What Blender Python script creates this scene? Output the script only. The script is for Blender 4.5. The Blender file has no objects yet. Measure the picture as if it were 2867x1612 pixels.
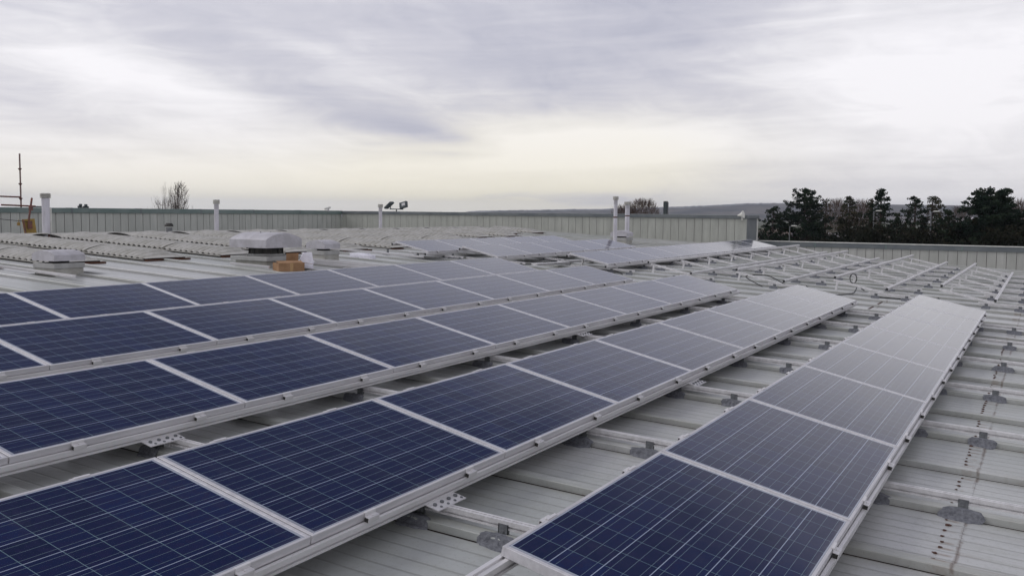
import bpy, math, random
from mathutils import Vector, Matrix, noise
R = math.radians
S = bpy.context.scene
COL = S.collection

# ------------------------------------------------------------------ camera
cam = bpy.data.cameras.new('camera')
cam_o = bpy.data.objects.new('camera', cam)
COL.objects.link(cam_o)
cam.lens = 33.159; cam.sensor_width = 36.0; cam.clip_start = 0.05; cam.clip_end = 20000
cam_o.matrix_world = Matrix(((0.49203899, 0.06444526, -0.86818456, 0),
                             (-0.87051017, 0.0484177, -0.48976298, 0),
                             (0.0104726, 0.99674597, 0.07992365, 0),
                             (0, 0, 0, 1)))
S.camera = cam_o
S.view_settings.view_transform = 'Standard'
S.view_settings.look = 'None'
S.view_settings.exposure = 0.1
S.view_settings.gamma = 1.0

# ------------------------------------------------------------------ node helper
class NT:
    def __init__(s, nt): s.nt = nt; s.n = nt.nodes; s.l = nt.links
    def new(s, t, **kw):
        n = s.n.new(t)
        for k, v in kw.items(): setattr(n, k, v)
        return n
    def put(s, sock, v):
        if isinstance(v, bpy.types.NodeSocket): s.l.new(v, sock)
        elif v is not None: sock.default_value = v
    def m(s, op, a, b=None, c=None, clamp=False):
        n = s.new('ShaderNodeMath', operation=op); n.use_clamp = clamp
        for i, v in enumerate((a, b, c)):
            if v is not None: s.put(n.inputs[i], v)
        return n.outputs[0]
    def mix(s, f, a, b, blend='MIX'):
        n = s.new('ShaderNodeMix', data_type='RGBA', blend_type=blend)
        s.put(n.inputs[0], f); s.put(n.inputs[6], a); s.put(n.inputs[7], b)
        return n.outputs[2]
    def ramp(s, f, stops):
        n = s.new('ShaderNodeValToRGB'); e = n.color_ramp.elements
        while len(e) < len(stops): e.new(0.5)
        for i, (p, c) in enumerate(stops):
            e[i].position = p; e[i].color = (c, c, c, 1) if isinstance(c, (int, float)) else (*c, 1)
        s.put(n.inputs[0], f); return n.outputs[0]
    def noise(s, vec, scale, detail=4, rough=.55, dist=0.0):
        n = s.new('ShaderNodeTexNoise')
        s.put(n.inputs['Vector'], vec); n.inputs['Scale'].default_value = scale
        n.inputs['Detail'].default_value = detail; n.inputs['Roughness'].default_value = rough
        n.inputs['Distortion'].default_value = dist
        return n.outputs[0]
    def smooth(s, v, lo, hi):
        n = s.new('ShaderNodeMapRange', interpolation_type='SMOOTHSTEP')
        s.put(n.inputs[0], v); n.inputs[1].default_value = lo; n.inputs[2].default_value = hi
        return n.outputs[0]
    def comb(s, x, y, z=0.0):
        n = s.new('ShaderNodeCombineXYZ')
        for i, v in enumerate((x, y, z)): s.put(n.inputs[i], v)
        return n.outputs[0]
    def sep(s, v):
        n = s.new('ShaderNodeSeparateXYZ'); s.put(n.inputs[0], v); return n.outputs

# ------------------------------------------------------------------ world: overcast sky
SUN_AZ, SUN_EL = 104.0, 40.0        # degrees from +X towards +Y, elevation
w = bpy.data.worlds.new('World'); S.world = w; w.use_nodes = True
T = NT(w.node_tree); T.n.clear()
tc = T.new('ShaderNodeTexCoord')
x, y, z = T.sep(tc.outputs['Generated'])[:3]
sky = T.new('ShaderNodeTexSky', sky_type='NISHITA')
sky.sun_disc = False; sky.sun_elevation = R(SUN_EL); sky.sun_rotation = R(90 - SUN_AZ)
sky.air_density = 1.0; sky.dust_density = 3.0
az = T.m('MULTIPLY', T.m('ARCTAN2', y, x), 57.2958)
el = T.m('MULTIPLY', T.m('ARCSINE', z), 57.2958)
zz = T.m('ADD', T.m('MAXIMUM', z, 0.0), 0.10)
px = T.m('DIVIDE', x, zz); py = T.m('DIVIDE', y, zz)
ca, sa = math.cos(R(24)), math.sin(R(24))
u = T.m('ADD', T.m('MULTIPLY', px, ca), T.m('MULTIPLY', py, sa))
v = T.m('SUBTRACT', T.m('MULTIPLY', py, ca), T.m('MULTIPLY', px, sa))
P1 = T.comb(T.m('MULTIPLY', u, 0.62), v, 3.7)
P2 = T.comb(T.m('MULTIPLY', u, 0.9), T.m('MULTIPLY', v, 1.3), 9.1)
n1 = T.noise(P1, 0.62, 6, .58, 1.1)
n2 = T.noise(P2, 1.5, 6, .60, .9)
n3 = T.noise(P2, 0.28, 3, .5, .4)
def gauss(a0, e0, sa_, se_, rot, amp):
    c, s_ = math.cos(R(rot)), math.sin(R(rot))
    da = T.m('SUBTRACT', az, a0); de = T.m('SUBTRACT', el, e0)
    p = T.m('ADD', T.m('MULTIPLY', da, c / sa_), T.m('MULTIPLY', de, s_ / sa_))
    q = T.m('SUBTRACT', T.m('MULTIPLY', de, c / se_), T.m('MULTIPLY', da, s_ / se_))
    r2 = T.m('ADD', T.m('MULTIPLY', p, p), T.m('MULTIPLY', q, q))
    return T.m('MULTIPLY', T.m('EXPONENT', T.m('MULTIPLY', r2, -1.0)), amp)
terms = [gauss(41.5, 6.8, 9, 1.7, 19, .36),      # dark streak left of centre
         gauss(34.5, 4.6, 5.5, .55, 9, .30),     # its tip
         gauss(44, 11.5, 15, 3.6, 14, .27),     # upper left deck
         gauss(26, 10.0, 12, 3.6, -4, .30),     # upper centre deck
         gauss(27, 7.6, 6, 1.8, -8, .12),
         gauss(54, 4.6, 6, .8, 10, .22),        # low left streak
         gauss(52, 7.5, 7, 1.0, 12, -.25),
         gauss(41, 9.3, 3.2, .5, 12, -.22),
         gauss(38.5, 10.0, 2.2, .6, 14, -.16),
         gauss(6, 7.5, 9, 4.5, 0, -.44),        # bright right
         gauss(16, 6.5, 3.5, 1.2, 10, .14), gauss(46, 1.5, 14, 2.0, 0, -.32), gauss(23, 12, 7, 2.2, -12, .10),
         gauss(25.5, 3.8, 8, 1.4, -3, -.72),      # glow above the horizon
         gauss(27.5, 3.9, 1.0, .18, 0, .24),
         gauss(33, 3.4, 3.5, .25, 0, .22),
         gauss(31, 0.9, 2.0, .25, -3, .22), gauss(24.5, .8, 4.5, .5, 0, .28),
         gauss(12, 2.0, 10, 1.3, 0, .24), gauss(9, 4.6, 5, .5, 3, .14), gauss(15, 4.6, 2.5, .7, 0, .12)]
D = T.m('ADD', T.m('MULTIPLY', T.m('SUBTRACT', n1, .5), .80), T.m('MULTIPLY', T.m('SUBTRACT', n2, .5), .22))
D = T.m('ADD', D, T.m('MULTIPLY', T.m('SUBTRACT', n3, .5), .5))
# the fine structure calms down towards the horizon where the cloud deck is seen edge on
D = T.m('MULTIPLY', D, T.smooth(el, -1.0, 9.0))
fine = T.noise(T.comb(T.m('MULTIPLY', az, .17), T.m('ADD', T.m('MULTIPLY', el, .62), T.m('MULTIPLY', az, -.03)), 1.3), 1.0, 6, .6, 1.4)
fine2 = T.noise(T.comb(T.m('MULTIPLY', az, .03), T.m('ADD', T.m('MULTIPLY', el, .55), T.m('MULTIPLY', az, .02)), 8.3), 1.0, 5, .55, 1.0)
D = T.m('ADD', D, T.m('MULTIPLY', T.m('SUBTRACT', fine, .5), .48))
D = T.m('ADD', D, T.m('MULTIPLY', T.m('SUBTRACT', fine2, .5), .6))
for g in terms: D = T.m('ADD', D, g)
D = T.m('ADD', D, T.m('MULTIPLY', T.smooth(el, 12.5, 27), gauss(28, 38, 90, 48, 0, 1.25)))      # dark deck added above the view to darken the near panels' reflections
D = T.m('ADD', D, .325)
cloud = T.ramp(T.m('MULTIPLY', D, .72), [(0.0, (.95, .93, .965)), (.20, (.80, .785, .825)), (.375, (.635, .625, .69)), (.60, (.50, .50, .585)), (.76, (.42, .425, .51)), (1.0, (.12, .13, .19))])
# cream near the horizon
hz = T.m('MULTIPLY', T.m('EXPONENT', T.m('MULTIPLY', T.m('MAXIMUM', el, 0.0), -.22)), .85)
warm = T.m('ADD', gauss(27, 3.6, 11, 3.2, 0, 1.3), gauss(44, 1.5, 20, 2.6, 0, .75), clamp=True)
cloud = T.mix(T.m('MULTIPLY', T.m('MULTIPLY', hz, 1.0), T.m('MULTIPLY', T.m('ADD', warm, .12), T.smooth(D, .85, .35)), clamp=True), cloud, (1.0, .93, .70, 1))
nsc = T.mix(1.0, sky.outputs[0], (.12, .12, .12, 1), 'MULTIPLY')
full = T.mix(.93, nsc, cloud)
bg = T.new('ShaderNodeBackground'); T.put(bg.inputs[0], full); bg.inputs[1].default_value = 1.0
wo = T.new('ShaderNodeOutputWorld'); T.l.new(bg.outputs[0], wo.inputs[0])

sun = bpy.data.lights.new('sun', 'SUN'); sun.energy = 1.1; sun.angle = R(24); sun.color = (1, .985, .965)
so = bpy.data.objects.new('sun', sun); COL.objects.link(so)
sd = Vector((math.cos(R(SUN_EL)) * math.cos(R(SUN_AZ)), math.cos(R(SUN_EL)) * math.sin(R(SUN_AZ)), math.sin(R(SUN_EL))))
so.rotation_euler = sd.to_track_quat('Z', 'Y').to_euler()

# ------------------------------------------------------------------ materials
def mat(name, col, rough=.5, metal=0.0, spec=.5):
    m = bpy.data.materials.new(name); m.use_nodes = True
    t = NT(m.node_tree); b = t.n['Principled BSDF']
    b.inputs['Base Color'].default_value = (*col, 1); b.inputs['Roughness'].default_value = rough
    b.inputs['Metallic'].default_value = metal; b.inputs['Specular IOR Level'].default_value = spec
    return m, t, b
def noisy(name, c1, c2, scale, rough=.5, metal=0.0, spec=.5, detail=5, bump=0.0, stretch=(1, 1, 1), lo=.35, hi=.65, coord='Object'):
    m, t, b = mat(name, c1, rough, metal, spec)
    tcn = t.new('ShaderNodeTexCoord'); mp = t.new('ShaderNodeMapping'); t.l.new(tcn.outputs[coord], mp.inputs[0])
    mp.inputs['Scale'].default_value = stretch
    n = t.noise(mp.outputs[0], scale, detail, .6)
    t.put(b.inputs['Base Color'], t.mix(t.smooth(n, lo, hi), (*c1, 1), (*c2, 1)))
    if bump:
        bp = t.new('ShaderNodeBump'); bp.inputs['Strength'].default_value = bump; bp.inputs['Distance'].default_value = .01
        t.put(bp.inputs['Height'], n); t.l.new(bp.outputs[0], b.inputs['Normal'])
    return m
M = {}
M['alu'] = noisy('aluminium', (.62, .61, .63), (.52, .51, .53), 9, .42, .22, .5, stretch=(.3, 3, 3))
M['rail'] = noisy('mill aluminium', (.72, .71, .72), (.60, .59, .595), 6, .36, .25, .5, stretch=(.3, 3, 3))
M['galv'] = noisy('galvanised', (.20, .21, .22), (.12, .125, .135), 25, .6, .3)
M['black'] = noisy('black plastic', (.018, .018, .02), (.03, .03, .03), 8, .5)
M['seal'] = noisy('sealant felt', (.17, .175, .195), (.11, .115, .13), 55, .95, 0, .15, bump=.4)
M['hood'] = noisy('grp hood', (.47, .46, .49), (.38, .37, .39), 5, .5)
M['curb'] = noisy('grp curb', (.40, .395, .365), (.31, .30, .27), 4, .7, stretch=(1, 1, 2.5))
M['curb2'] = noisy('grp flange', (.37, .37, .36), (.30, .30, .29), 4, .7)
M['dark'] = noisy('fan throat', (.02, .022, .02), (.06, .055, .05), 7, .7)
M['pipe'] = noisy('pvc pipe', (.56, .55, .60), (.45, .44, .47), 5, .45, stretch=(1, 1, .3))
M['coping'] = noisy('green coping', (.105, .15, .14), (.15, .19, .18), 1.2, .5, stretch=(1, 1, 1), detail=6)
M['copingd'] = noisy('dark coping', (.10, .115, .125), (.14, .155, .16), 1.2, .5, detail=6)
M['copetop'] = noisy('coping top', (.42, .45, .44), (.34, .37, .36), 3, .5)
M['flash'] = noisy('white flashing', (.66, .66, .62), (.5, .5, .46), 3, .5)
M['card'] = noisy('cardboard', (.33, .20, .115), (.26, .155, .085), 6, .85, 0, .2)
M['tape'] = noisy('parcel tape', (.42, .27, .13), (.36, .22, .1), 6, .4)
M['poly'] = noisy('polystyrene', (.78, .77, .84), (.66, .65, .72), 14, .8)
M['rustred'] = noisy('rusted tube', (.20, .075, .055), (.11, .06, .055), 12, .7, .2)
M['rustgrey'] = noisy('galvanised tube', (.24, .17, .16), (.15, .09, .085), 14, .6, .3)
M['board'] = noisy('yellow board', (.34, .235, .05), (.24, .15, .04), 5, .8, stretch=(1, 1, .5))
M['rust'] = noisy('rust', (.12, .045, .02), (.05, .025, .018), 30, .9)
M['screw'] = noisy('rusty screw', (.05, .025, .02), (.09, .04, .025), 30, .8)
M['glassl'] = mat('lamp glass', (.5, .5, .5), .1, 0, .8)[0]
M['bark'] = noisy('bark', (.075, .05, .045), (.04, .03, .028), 4, .9)
M['twig'] = noisy('bare twigs', (.13, .105, .095), (.09, .075, .068), 3, .9)
M['twigb'] = noisy('brown twigs', (.13, .085, .068), (.08, .055, .045), 3, .9)
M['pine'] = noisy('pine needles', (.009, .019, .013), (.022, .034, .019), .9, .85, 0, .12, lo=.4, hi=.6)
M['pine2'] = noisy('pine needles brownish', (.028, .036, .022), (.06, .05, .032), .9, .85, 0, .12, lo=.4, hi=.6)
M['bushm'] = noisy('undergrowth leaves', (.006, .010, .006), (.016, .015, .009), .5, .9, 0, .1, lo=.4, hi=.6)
M['ground'] = noisy('wet grass and tarmac', (.05, .07, .03), (.09, .085, .07), .02, .95, 0, .2)
M['whiteb'] = noisy('pale sheet roof', (.66, .64, .68), (.55, .53, .57), .3, .6)
M['brick'] = noisy('dull wall', (.20, .17, .14), (.14, .12, .1), .5, .8)
M['bare'] = noisy('dull grey post', (.035, .05, .055), (.05, .06, .065), 1, .6)
M['hill'] = noisy('hill heath', (.035, .042, .05), (.12, .11, .105), .009, .95, 0, .1, detail=8)

# roof sheeting: x = across the sheets, y = down the slope
SEAM0, SP = 4.86, .99
def roof_mat():
    m, t, b = mat('roof sheeting', (.45, .45, .42), .48)
    tcn = t.new('ShaderNodeTexCoord'); ob = tcn.outputs['Object']
    X, Y, Z = t.sep(ob)[:3]
    mp = t.new('ShaderNodeMapping'); t.l.new(ob, mp.inputs[0]); mp.inputs['Scale'].default_value = (3.2, .35, 1)
    streak = t.noise(mp.outputs[0], 2.2, 6, .62, .3)
    big = t.noise(ob, .32, 4, .55)
    fine = t.noise(ob, 30, 3, .6)
    col = t.mix(t.smooth(big, .3, .7), (.375, .392, .382, 1), (.46, .465, .465, 1))
    col = t.mix(t.m('MULTIPLY', t.smooth(streak, .45, .75), .45), col, (.31, .32, .285, 1))
    col = t.mix(t.m('MULTIPLY', t.smooth(fine, .45, .7), .22), col, (.25, .25, .225, 1))
    # dirt held in the trough on the uphill side of every rib, and run-off marks down the slope
    fr = t.m('FRACT', t.m('DIVIDE', t.m('SUBTRACT', X, SEAM0), SP))
    tr_ = t.m('MAXIMUM', t.smooth(fr, .84, .985), t.smooth(fr, .26, .14))
    col = t.mix(t.m('MULTIPLY', t.m('MULTIPLY', tr_, .32), t.smooth(streak, .30, .62)), col, (.20, .20, .165, 1))
    mp3 = t.new('ShaderNodeMapping'); t.l.new(ob, mp3.inputs[0]); mp3.inputs['Scale'].default_value = (14, .55, 1)
    run = t.noise(mp3.outputs[0], 1.6, 5, .7, .5)
    col = t.mix(t.m('MULTIPLY', t.smooth(run, .56, .74), .40), col, (.235, .235, .21, 1))
    spot = t.noise(ob, 75, 2, .5)
    col = t.mix(t.m('MULTIPLY', t.smooth(spot, .66, .72), .45), col, (.16, .15, .12, 1))
    # pressed lines every 0.11 m
    fx = t.m('FRACT', t.m('DIVIDE', X, .1225))
    ln = t.smooth(t.m('ABSOLUTE', t.m('SUBTRACT', fx, .5)), .03, .10)
    col = t.mix(t.m('MULTIPLY', t.m('SUBTRACT', 1, ln), .42), col, (.17, .17, .155, 1))
    bp = t.new('ShaderNodeBump'); bp.inputs['Strength'].default_value = .5; bp.inputs['Distance'].default_value = .004
    t.put(bp.inputs['Height'], t.m('ADD', ln, t.m('MULTIPLY', streak, .8))); t.l.new(bp.outputs[0], b.inputs['Normal'])
    # rust and grime along the end laps
    wob = t.m('MULTIPLY', t.m('SUBTRACT', t.noise(ob, 9, 4, .6), .5), .03)
    wob2 = t.noise(ob, 5, 4, .7)
    for y0, xa, xb in ((.315, -9, 60), (2.52, 16.7, 19.1)):
        d = t.m('ABSOLUTE', t.m('ADD', t.m('SUBTRACT', Y, y0), wob))
        k = t.m('SUBTRACT', 1, t.smooth(d, .003, .017))
        k = t.m('MULTIPLY', k, t.smooth(wob2, .42, .55))
        k = t.m('MULTIPLY', k, t.m('MULTIPLY', t.m('GREATER_THAN', X, xa), t.m('LESS_THAN', X, xb)))
        col = t.mix(t.m('MULTIPLY', k, .62), col, (.11, .065, .04, 1))
    run2 = t.noise(mp3.outputs[0], 2.6, 5, .7, .6)
    trail = t.m('MULTIPLY', t.m('MULTIPLY', t.smooth(Y, -.35, .30), t.m('LESS_THAN', Y, .318)), t.smooth(run2, .55, .74))
    col = t.mix(t.m('MULTIPLY', trail, .42), col, (.17, .12, .075, 1))
    halo = t.m('MULTIPLY', t.smooth(Y, .425, .40), t.smooth(Y, .315, .36))
    hx = t.m('ABSOLUTE', t.m('SUBTRACT', t.m('FRACT', t.m('DIVIDE', t.m('SUBTRACT', t.m('MULTIPLY', t.m('FRACT', t.m('DIVIDE', t.m('SUBTRACT', X, SEAM0), SP)), SP), .1395), .101)), .5))
    hk = t.m('MULTIPLY', t.m('MULTIPLY', halo, t.smooth(hx, .25, .04)), t.smooth(wob2, .40, .58))
    col = t.mix(t.m('MULTIPLY', hk, .6), col, (.16, .09, .045, 1))
    t.put(b.inputs['Base Color'], col)
    t.put(b.inputs['Roughness'], t.m('ADD', .24, t.m('MULTIPLY', streak, .25)))
    return m
M['roof'] = roof_mat()
M['groove'] = noisy('gap shade', (.03, .022, .02), (.05, .035, .03), 9, .9)  # dark colour paints the shadow of the lap gap into the groove

def clad_mat(name, axis, pitch, off, c1, c2):
    m, t, b = mat(name, c1, .5)
    tcn = t.new('ShaderNodeTexCoord'); ob = tcn.outputs['Object']; s = t.sep(ob)
    mp = t.new('ShaderNodeMapping'); t.l.new(ob, mp.inputs[0]); mp.inputs['Scale'].default_value = (2, 2, .5)
    n = t.noise(mp.outputs[0], 2.0, 6, .65)
    col = t.mix(t.smooth(n, .3, .75), (*c1, 1), (*c2, 1))
    k = t.m('FLOOR', t.m('DIVIDE', t.m('SUBTRACT', s[axis], off), pitch))
    wn = t.new('ShaderNodeTexWhiteNoise', noise_dimensions='1D'); t.put(wn.inputs['W'], k)
    col = t.mix(t.m('MULTIPLY', wn.outputs['Value'], .30), col, (.27, .275, .255, 1))
    mp2 = t.new('ShaderNodeMapping'); t.l.new(ob, mp2.inputs[0]); mp2.inputs['Scale'].default_value = (9, 9, .35)
    st_ = t.noise(mp2.outputs[0], 1.0, 5, .7)
    col = t.mix(t.m('MULTIPLY', t.smooth(st_, .52, .75), .40), col, (.20, .20, .175, 1))
    t.put(b.inputs['Base Color'], col)
    return m
M['clad'] = clad_mat('wall cladding', 0, .3385, 19.29, (.36, .375, .345), (.44, .45, .415))
M['cladr'] = clad_mat('end wall cladding', 1, .333, 10.3, (.33, .34, .305), (.41, .42, .38))
M['cladp'] = clad_mat('parapet cladding', 1, .318, 0.0, (.35, .355, .33), (.42, .42, .40))
M['seam'] = noisy('cladding joint', (.07, .055, .065), (.11, .09, .095), 9, .8)

def roofl_mat():
    m, t, b = mat('rooflight sheet', (.46, .44, .38), .45)
    tcn = t.new('ShaderNodeTexCoord'); ob = tcn.outputs['Object']
    n = t.noise(ob, 3.5, 6, .65); n2 = t.noise(ob, 22, 4, .6)
    col = t.mix(t.smooth(n, .35, .7), (.47, .46, .43, 1), (.36, .352, .315, 1))
    col = t.mix(t.m('MULTIPLY', t.smooth(n2, .5, .75), .35), col, (.22, .20, .13, 1))
    Y = t.sep(ob)[1]          # grime, plus painted shading that brings out the valleys of the corrugation
    vy = t.m('SINE', t.m('MULTIPLY', Y, 2 * math.pi / .17))
    col = t.mix(t.m('MULTIPLY', t.m('MULTIPLY', t.smooth(vy, .1, -.9), .42), t.smooth(n, .25, .6)), col, (.17, .15, .11, 1))
    t.put(b.inputs['Base Color'], col)
    return m
M['rooflight'] = roofl_mat()

# photovoltaic laminate, local x 0..1.65, y 0..-.99
def cell_mat():
    m, t, b = mat('photovoltaic laminate', (.01, .02, .07), .07)
    tcn = t.new('ShaderNodeTexCoord'); ob = tcn.outputs['Object']; X, Y, Z = t.sep(ob)[:3]
    cx = t.m('DIVIDE', t.m('SUBTRACT', X, .0375), .1585)
    cy = t.m('DIVIDE', t.m('SUBTRACT', t.m('MULTIPLY', Y, -1), .021), .158)
    fx = t.m('FRACT', cx); fy = t.m('FRACT', cy)
    dx = t.m('SUBTRACT', .5, t.m('ABSOLUTE', t.m('SUBTRACT', fx, .5)))
    dy = t.m('SUBTRACT', .5, t.m('ABSOLUTE', t.m('SUBTRACT', fy, .5)))
    gx = t.m('LESS_THAN', dx, .0095); gy = t.m('LESS_THAN', dy, .0115)
    bus = None
    for c in (1/6, .5, 5/6):
        q = t.m('LESS_THAN', t.m('ABSOLUTE', t.m('SUBTRACT', fy, c)), .0062)
        bus = q if bus is None else t.m('MAXIMUM', bus, q)
    oi = t.new('ShaderNodeObjectInfo')
    cid = t.comb(t.m('FLOOR', cx), t.m('FLOOR', cy), t.m('MULTIPLY', oi.outputs['Random'], 40))
    wn = t.new('ShaderNodeTexWhiteNoise', noise_dimensions='3D'); t.put(wn.inputs['Vector'], cid)
    vo = t.new('ShaderNodeTexVoronoi', voronoi_dimensions='3D'); vo.inputs['Scale'].default_value = 42
    add = t.new('ShaderNodeVectorMath', operation='ADD'); t.l.new(ob, add.inputs[0]); t.put(add.inputs[1], t.comb(t.m('MULTIPLY', oi.outputs['Random'], 90), 0, 0)); t.l.new(add.outputs[0], vo.inputs['Vector'])
    vs = t.sep(vo.outputs['Color'])
    col = t.mix(t.m('POWER', wn.outputs['Value'], 1.5), (.0013, .0056, .034, 1), (.0034, .0115, .064, 1))
    col = t.mix(t.m('MULTIPLY', t.m('POWER', vs[0], 1.6), .8), col, (.009, .009, .048, 1))
    col = t.mix(bus, col, (.12, .17, .20, 1))
    # shallow margin round the outside is the same backsheet as the gaps
    col = t.mix(gx, col, (.13, .20, .23, 1))
    col = t.mix(gy, col, (.30, .35, .44, 1))
    ox = t.m('MAXIMUM', t.m('LESS_THAN', X, .0375), t.m('GREATER_THAN', X, 1.6225))
    oy = t.m('MAXIMUM', t.m('GREATER_THAN', Y, -.021), t.m('LESS_THAN', Y, -.969))
    col = t.mix(t.m('MAXIMUM', ox, oy), col, (.40, .42, .48, 1))
    col = t.mix(t.m('MULTIPLY', oi.outputs['Random'], .35), col, (.010, .010, .040, 1), 'ADD') if False else t.mix(t.m('MULTIPLY', t.m('MULTIPLY', oi.outputs['Random'], .5), t.m('SUBTRACT', 1, t.m('MAXIMUM', t.m('MAXIMUM', gx, gy), bus))), col, (.0035, .0075, .040, 1))
    # dust and dried water marks, heavier along the lower edge
    dmp = t.new('ShaderNodeMapping'); t.l.new(add.outputs[0], dmp.inputs[0]); dmp.inputs['Scale'].default_value = (2.2, 1.0, 1)
    dst = t.noise(dmp.outputs[0], 2.4, 6, .68, .4)
    lowe = t.smooth(Y, -.93, -.975)
    dk = t.m('ADD', t.m('MULTIPLY', t.smooth(dst, .48, .8), .035), t.m('MULTIPLY', t.m('MULTIPLY', lowe, dst), .22))
    col = t.mix(dk, col, (.30, .29, .27, 1))
    t.put(b.inputs['Base Color'], col)
    b.inputs['Specular IOR Level'].default_value = .5; b.inputs['IOR'].default_value = 1.34
    dn = t.noise(ob, 1.7, 5, .6)
    t.put(b.inputs['Roughness'], t.m('ADD', .07, t.m('MULTIPLY', dn, .06)))
    return m
M['cells'] = cell_mat()

# ------------------------------------------------------------------ mesh helper
class MB:
    def __init__(s): s.v = []; s.f = []; s.mi = []
    def add(s, vs, fs, mi=0):
        o = len(s.v); s.v += [tuple(p) for p in vs]; s.f += [tuple(i + o for i in f) for f in fs]; s.mi += [mi] * len(fs)
        return s
    def box(s, x0, x1, y0, y1, z0, z1, mi=0, mt=None):
        vs = [Vector(p) for p in ((x0, y0, z0), (x1, y0, z0), (x1, y1, z0), (x0, y1, z0), (x0, y0, z1), (x1, y0, z1), (x1, y1, z1), (x0, y1, z1))]
        if mt is not None: vs = [mt @ p for p in vs]
        return s.add(vs, [(0, 3, 2, 1), (4, 5, 6, 7), (0, 1, 5, 4), (1, 2, 6, 5), (2, 3, 7, 6), (3, 0, 4, 7)], mi)
    def beam(s, a, b, w, h, mi=0, up=(0, 0, 1)):
        a, b = Vector(a), Vector(b); d = (b - a); L = d.length; d.normalize()
        sd_ = d.cross(Vector(up)); sd_.normalize(); uu = sd_.cross(d)
        mt = Matrix((d, sd_, uu)).transposed().to_4x4(); mt.translation = a
        return s.box(0, L, -w / 2, w / 2, -h / 2, h / 2, mi, mt)
    def tube(s, a, b, r0, r1=None, n=12, mi=0, cap=True):
        r1 = r0 if r1 is None else r1
        a, b = Vector(a), Vector(b); d = (b - a).normalized()
        q = d.orthogonal().normalized(); p = d.cross(q)
        vs = []
        for c, r in ((a, r0), (b, r1)):
            for i in range(n):
                t = 2 * math.pi * i / n; vs.append(c + (q * math.cos(t) + p * math.sin(t)) * r)
        fs = [(i, (i + 1) % n, n + (i + 1) % n, n + i) for i in range(n)]
        if cap: fs += [tuple(reversed(range(n))), tuple(range(n, 2 * n))]
        return s.add(vs, fs, mi)
    def lathe(s, prof, cx=0, cy=0, n=20, mi=0):
        vs = []
        for r, zc in prof:
            for i in range(n):
                t = 2 * math.pi * i / n; vs.append((cx + r * math.cos(t), cy + r * math.sin(t), zc))
        fs = []
        for k in range(len(prof) - 1):
            for i in range(n):
                j = (i + 1) % n; fs.append((k * n + i, k * n + j, (k + 1) * n + j, (k + 1) * n + i))
        fs += [tuple(reversed(range(n))), tuple(range((len(prof) - 1) * n, len(prof) * n))]
        return s.add(vs, fs, mi)
    def prism_x(s, prof, x0, x1, mi=0):      # closed (y,z) profile (counter clockwise seen from +x) swept along x
        n = len(prof); vs = [(x0, a, b) for a, b in prof] + [(x1, a, b) for a, b in prof]
        fs = [(i, (i + 1) % n, n + (i + 1) % n, n + i) for i in range(n)] + [tuple(reversed(range(n))), tuple(range(n, 2 * n))]
        return s.add(vs, fs, mi)
    def mesh(s, name, mats):
        me = bpy.data.meshes.new(name); me.from_pydata(s.v, [], s.f)
        for m_ in (mats if isinstance(mats, (list, tuple)) else [mats]): me.materials.append(m_)
        me.polygons.foreach_set('material_index', s.mi); me.update(); return me
    def obj(s, name, mats, parent=None, smooth=False, loc=None):
        return mobj(name, s.mesh(name, mats), parent, smooth, loc)
def mobj(name, me, parent=None, smooth=False, loc=None):
    if smooth: me.polygons.foreach_set('use_smooth', [True] * len(me.polygons))
    o = bpy.data.objects.new(name, me); COL.objects.link(o)
    if parent is not None: o.parent = parent
    if loc is not None: o.location = loc
    return o
def bevel(o, w_=.003, seg=2):
    b = o.modifiers.new('bevel', 'BEVEL'); b.width = w_; b.segments = seg; b.limit_method = 'ANGLE'; return o
def tag(o, label=None, cat=None, group=None, kind=None):
    if label: o['label'] = label
    if cat: o['category'] = cat
    if group: o['group'] = group
    if kind: o['kind'] = kind
    return o
def empty(name, loc, label, cat, group=None, rz=0.0):
    o = bpy.data.objects.new(name, None); COL.objects.link(o); o.location = loc; o.rotation_euler = (0, 0, rz)
    o.empty_display_size = .1
    return tag(o, label, cat, group)
KIDS = {}
def copy_tree(o, parent=None):
    c = o.copy(); COL.objects.link(c); c.parent = parent
    for ch in list(o.children): copy_tree(ch, c)
    return c

# ------------------------------------------------------------------ roof geometry constants
SL = .0468                  # roof rises towards +Y
A0 = -1.728
RIDGE = 20.4
def zr(y, x=0.0):
    if y <= RIDGE: 
        z_ = A0 + SL * y
        d = RIDGE - y
        if d < 3: z_ -= 0.010 * ((3 - d) / 3) ** 2
        return z_
    return A0 + SL * RIDGE - .010 - .035 * (y - RIDGE)
ZG = -9.0
SEAM0, SP = 4.86, .99

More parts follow.
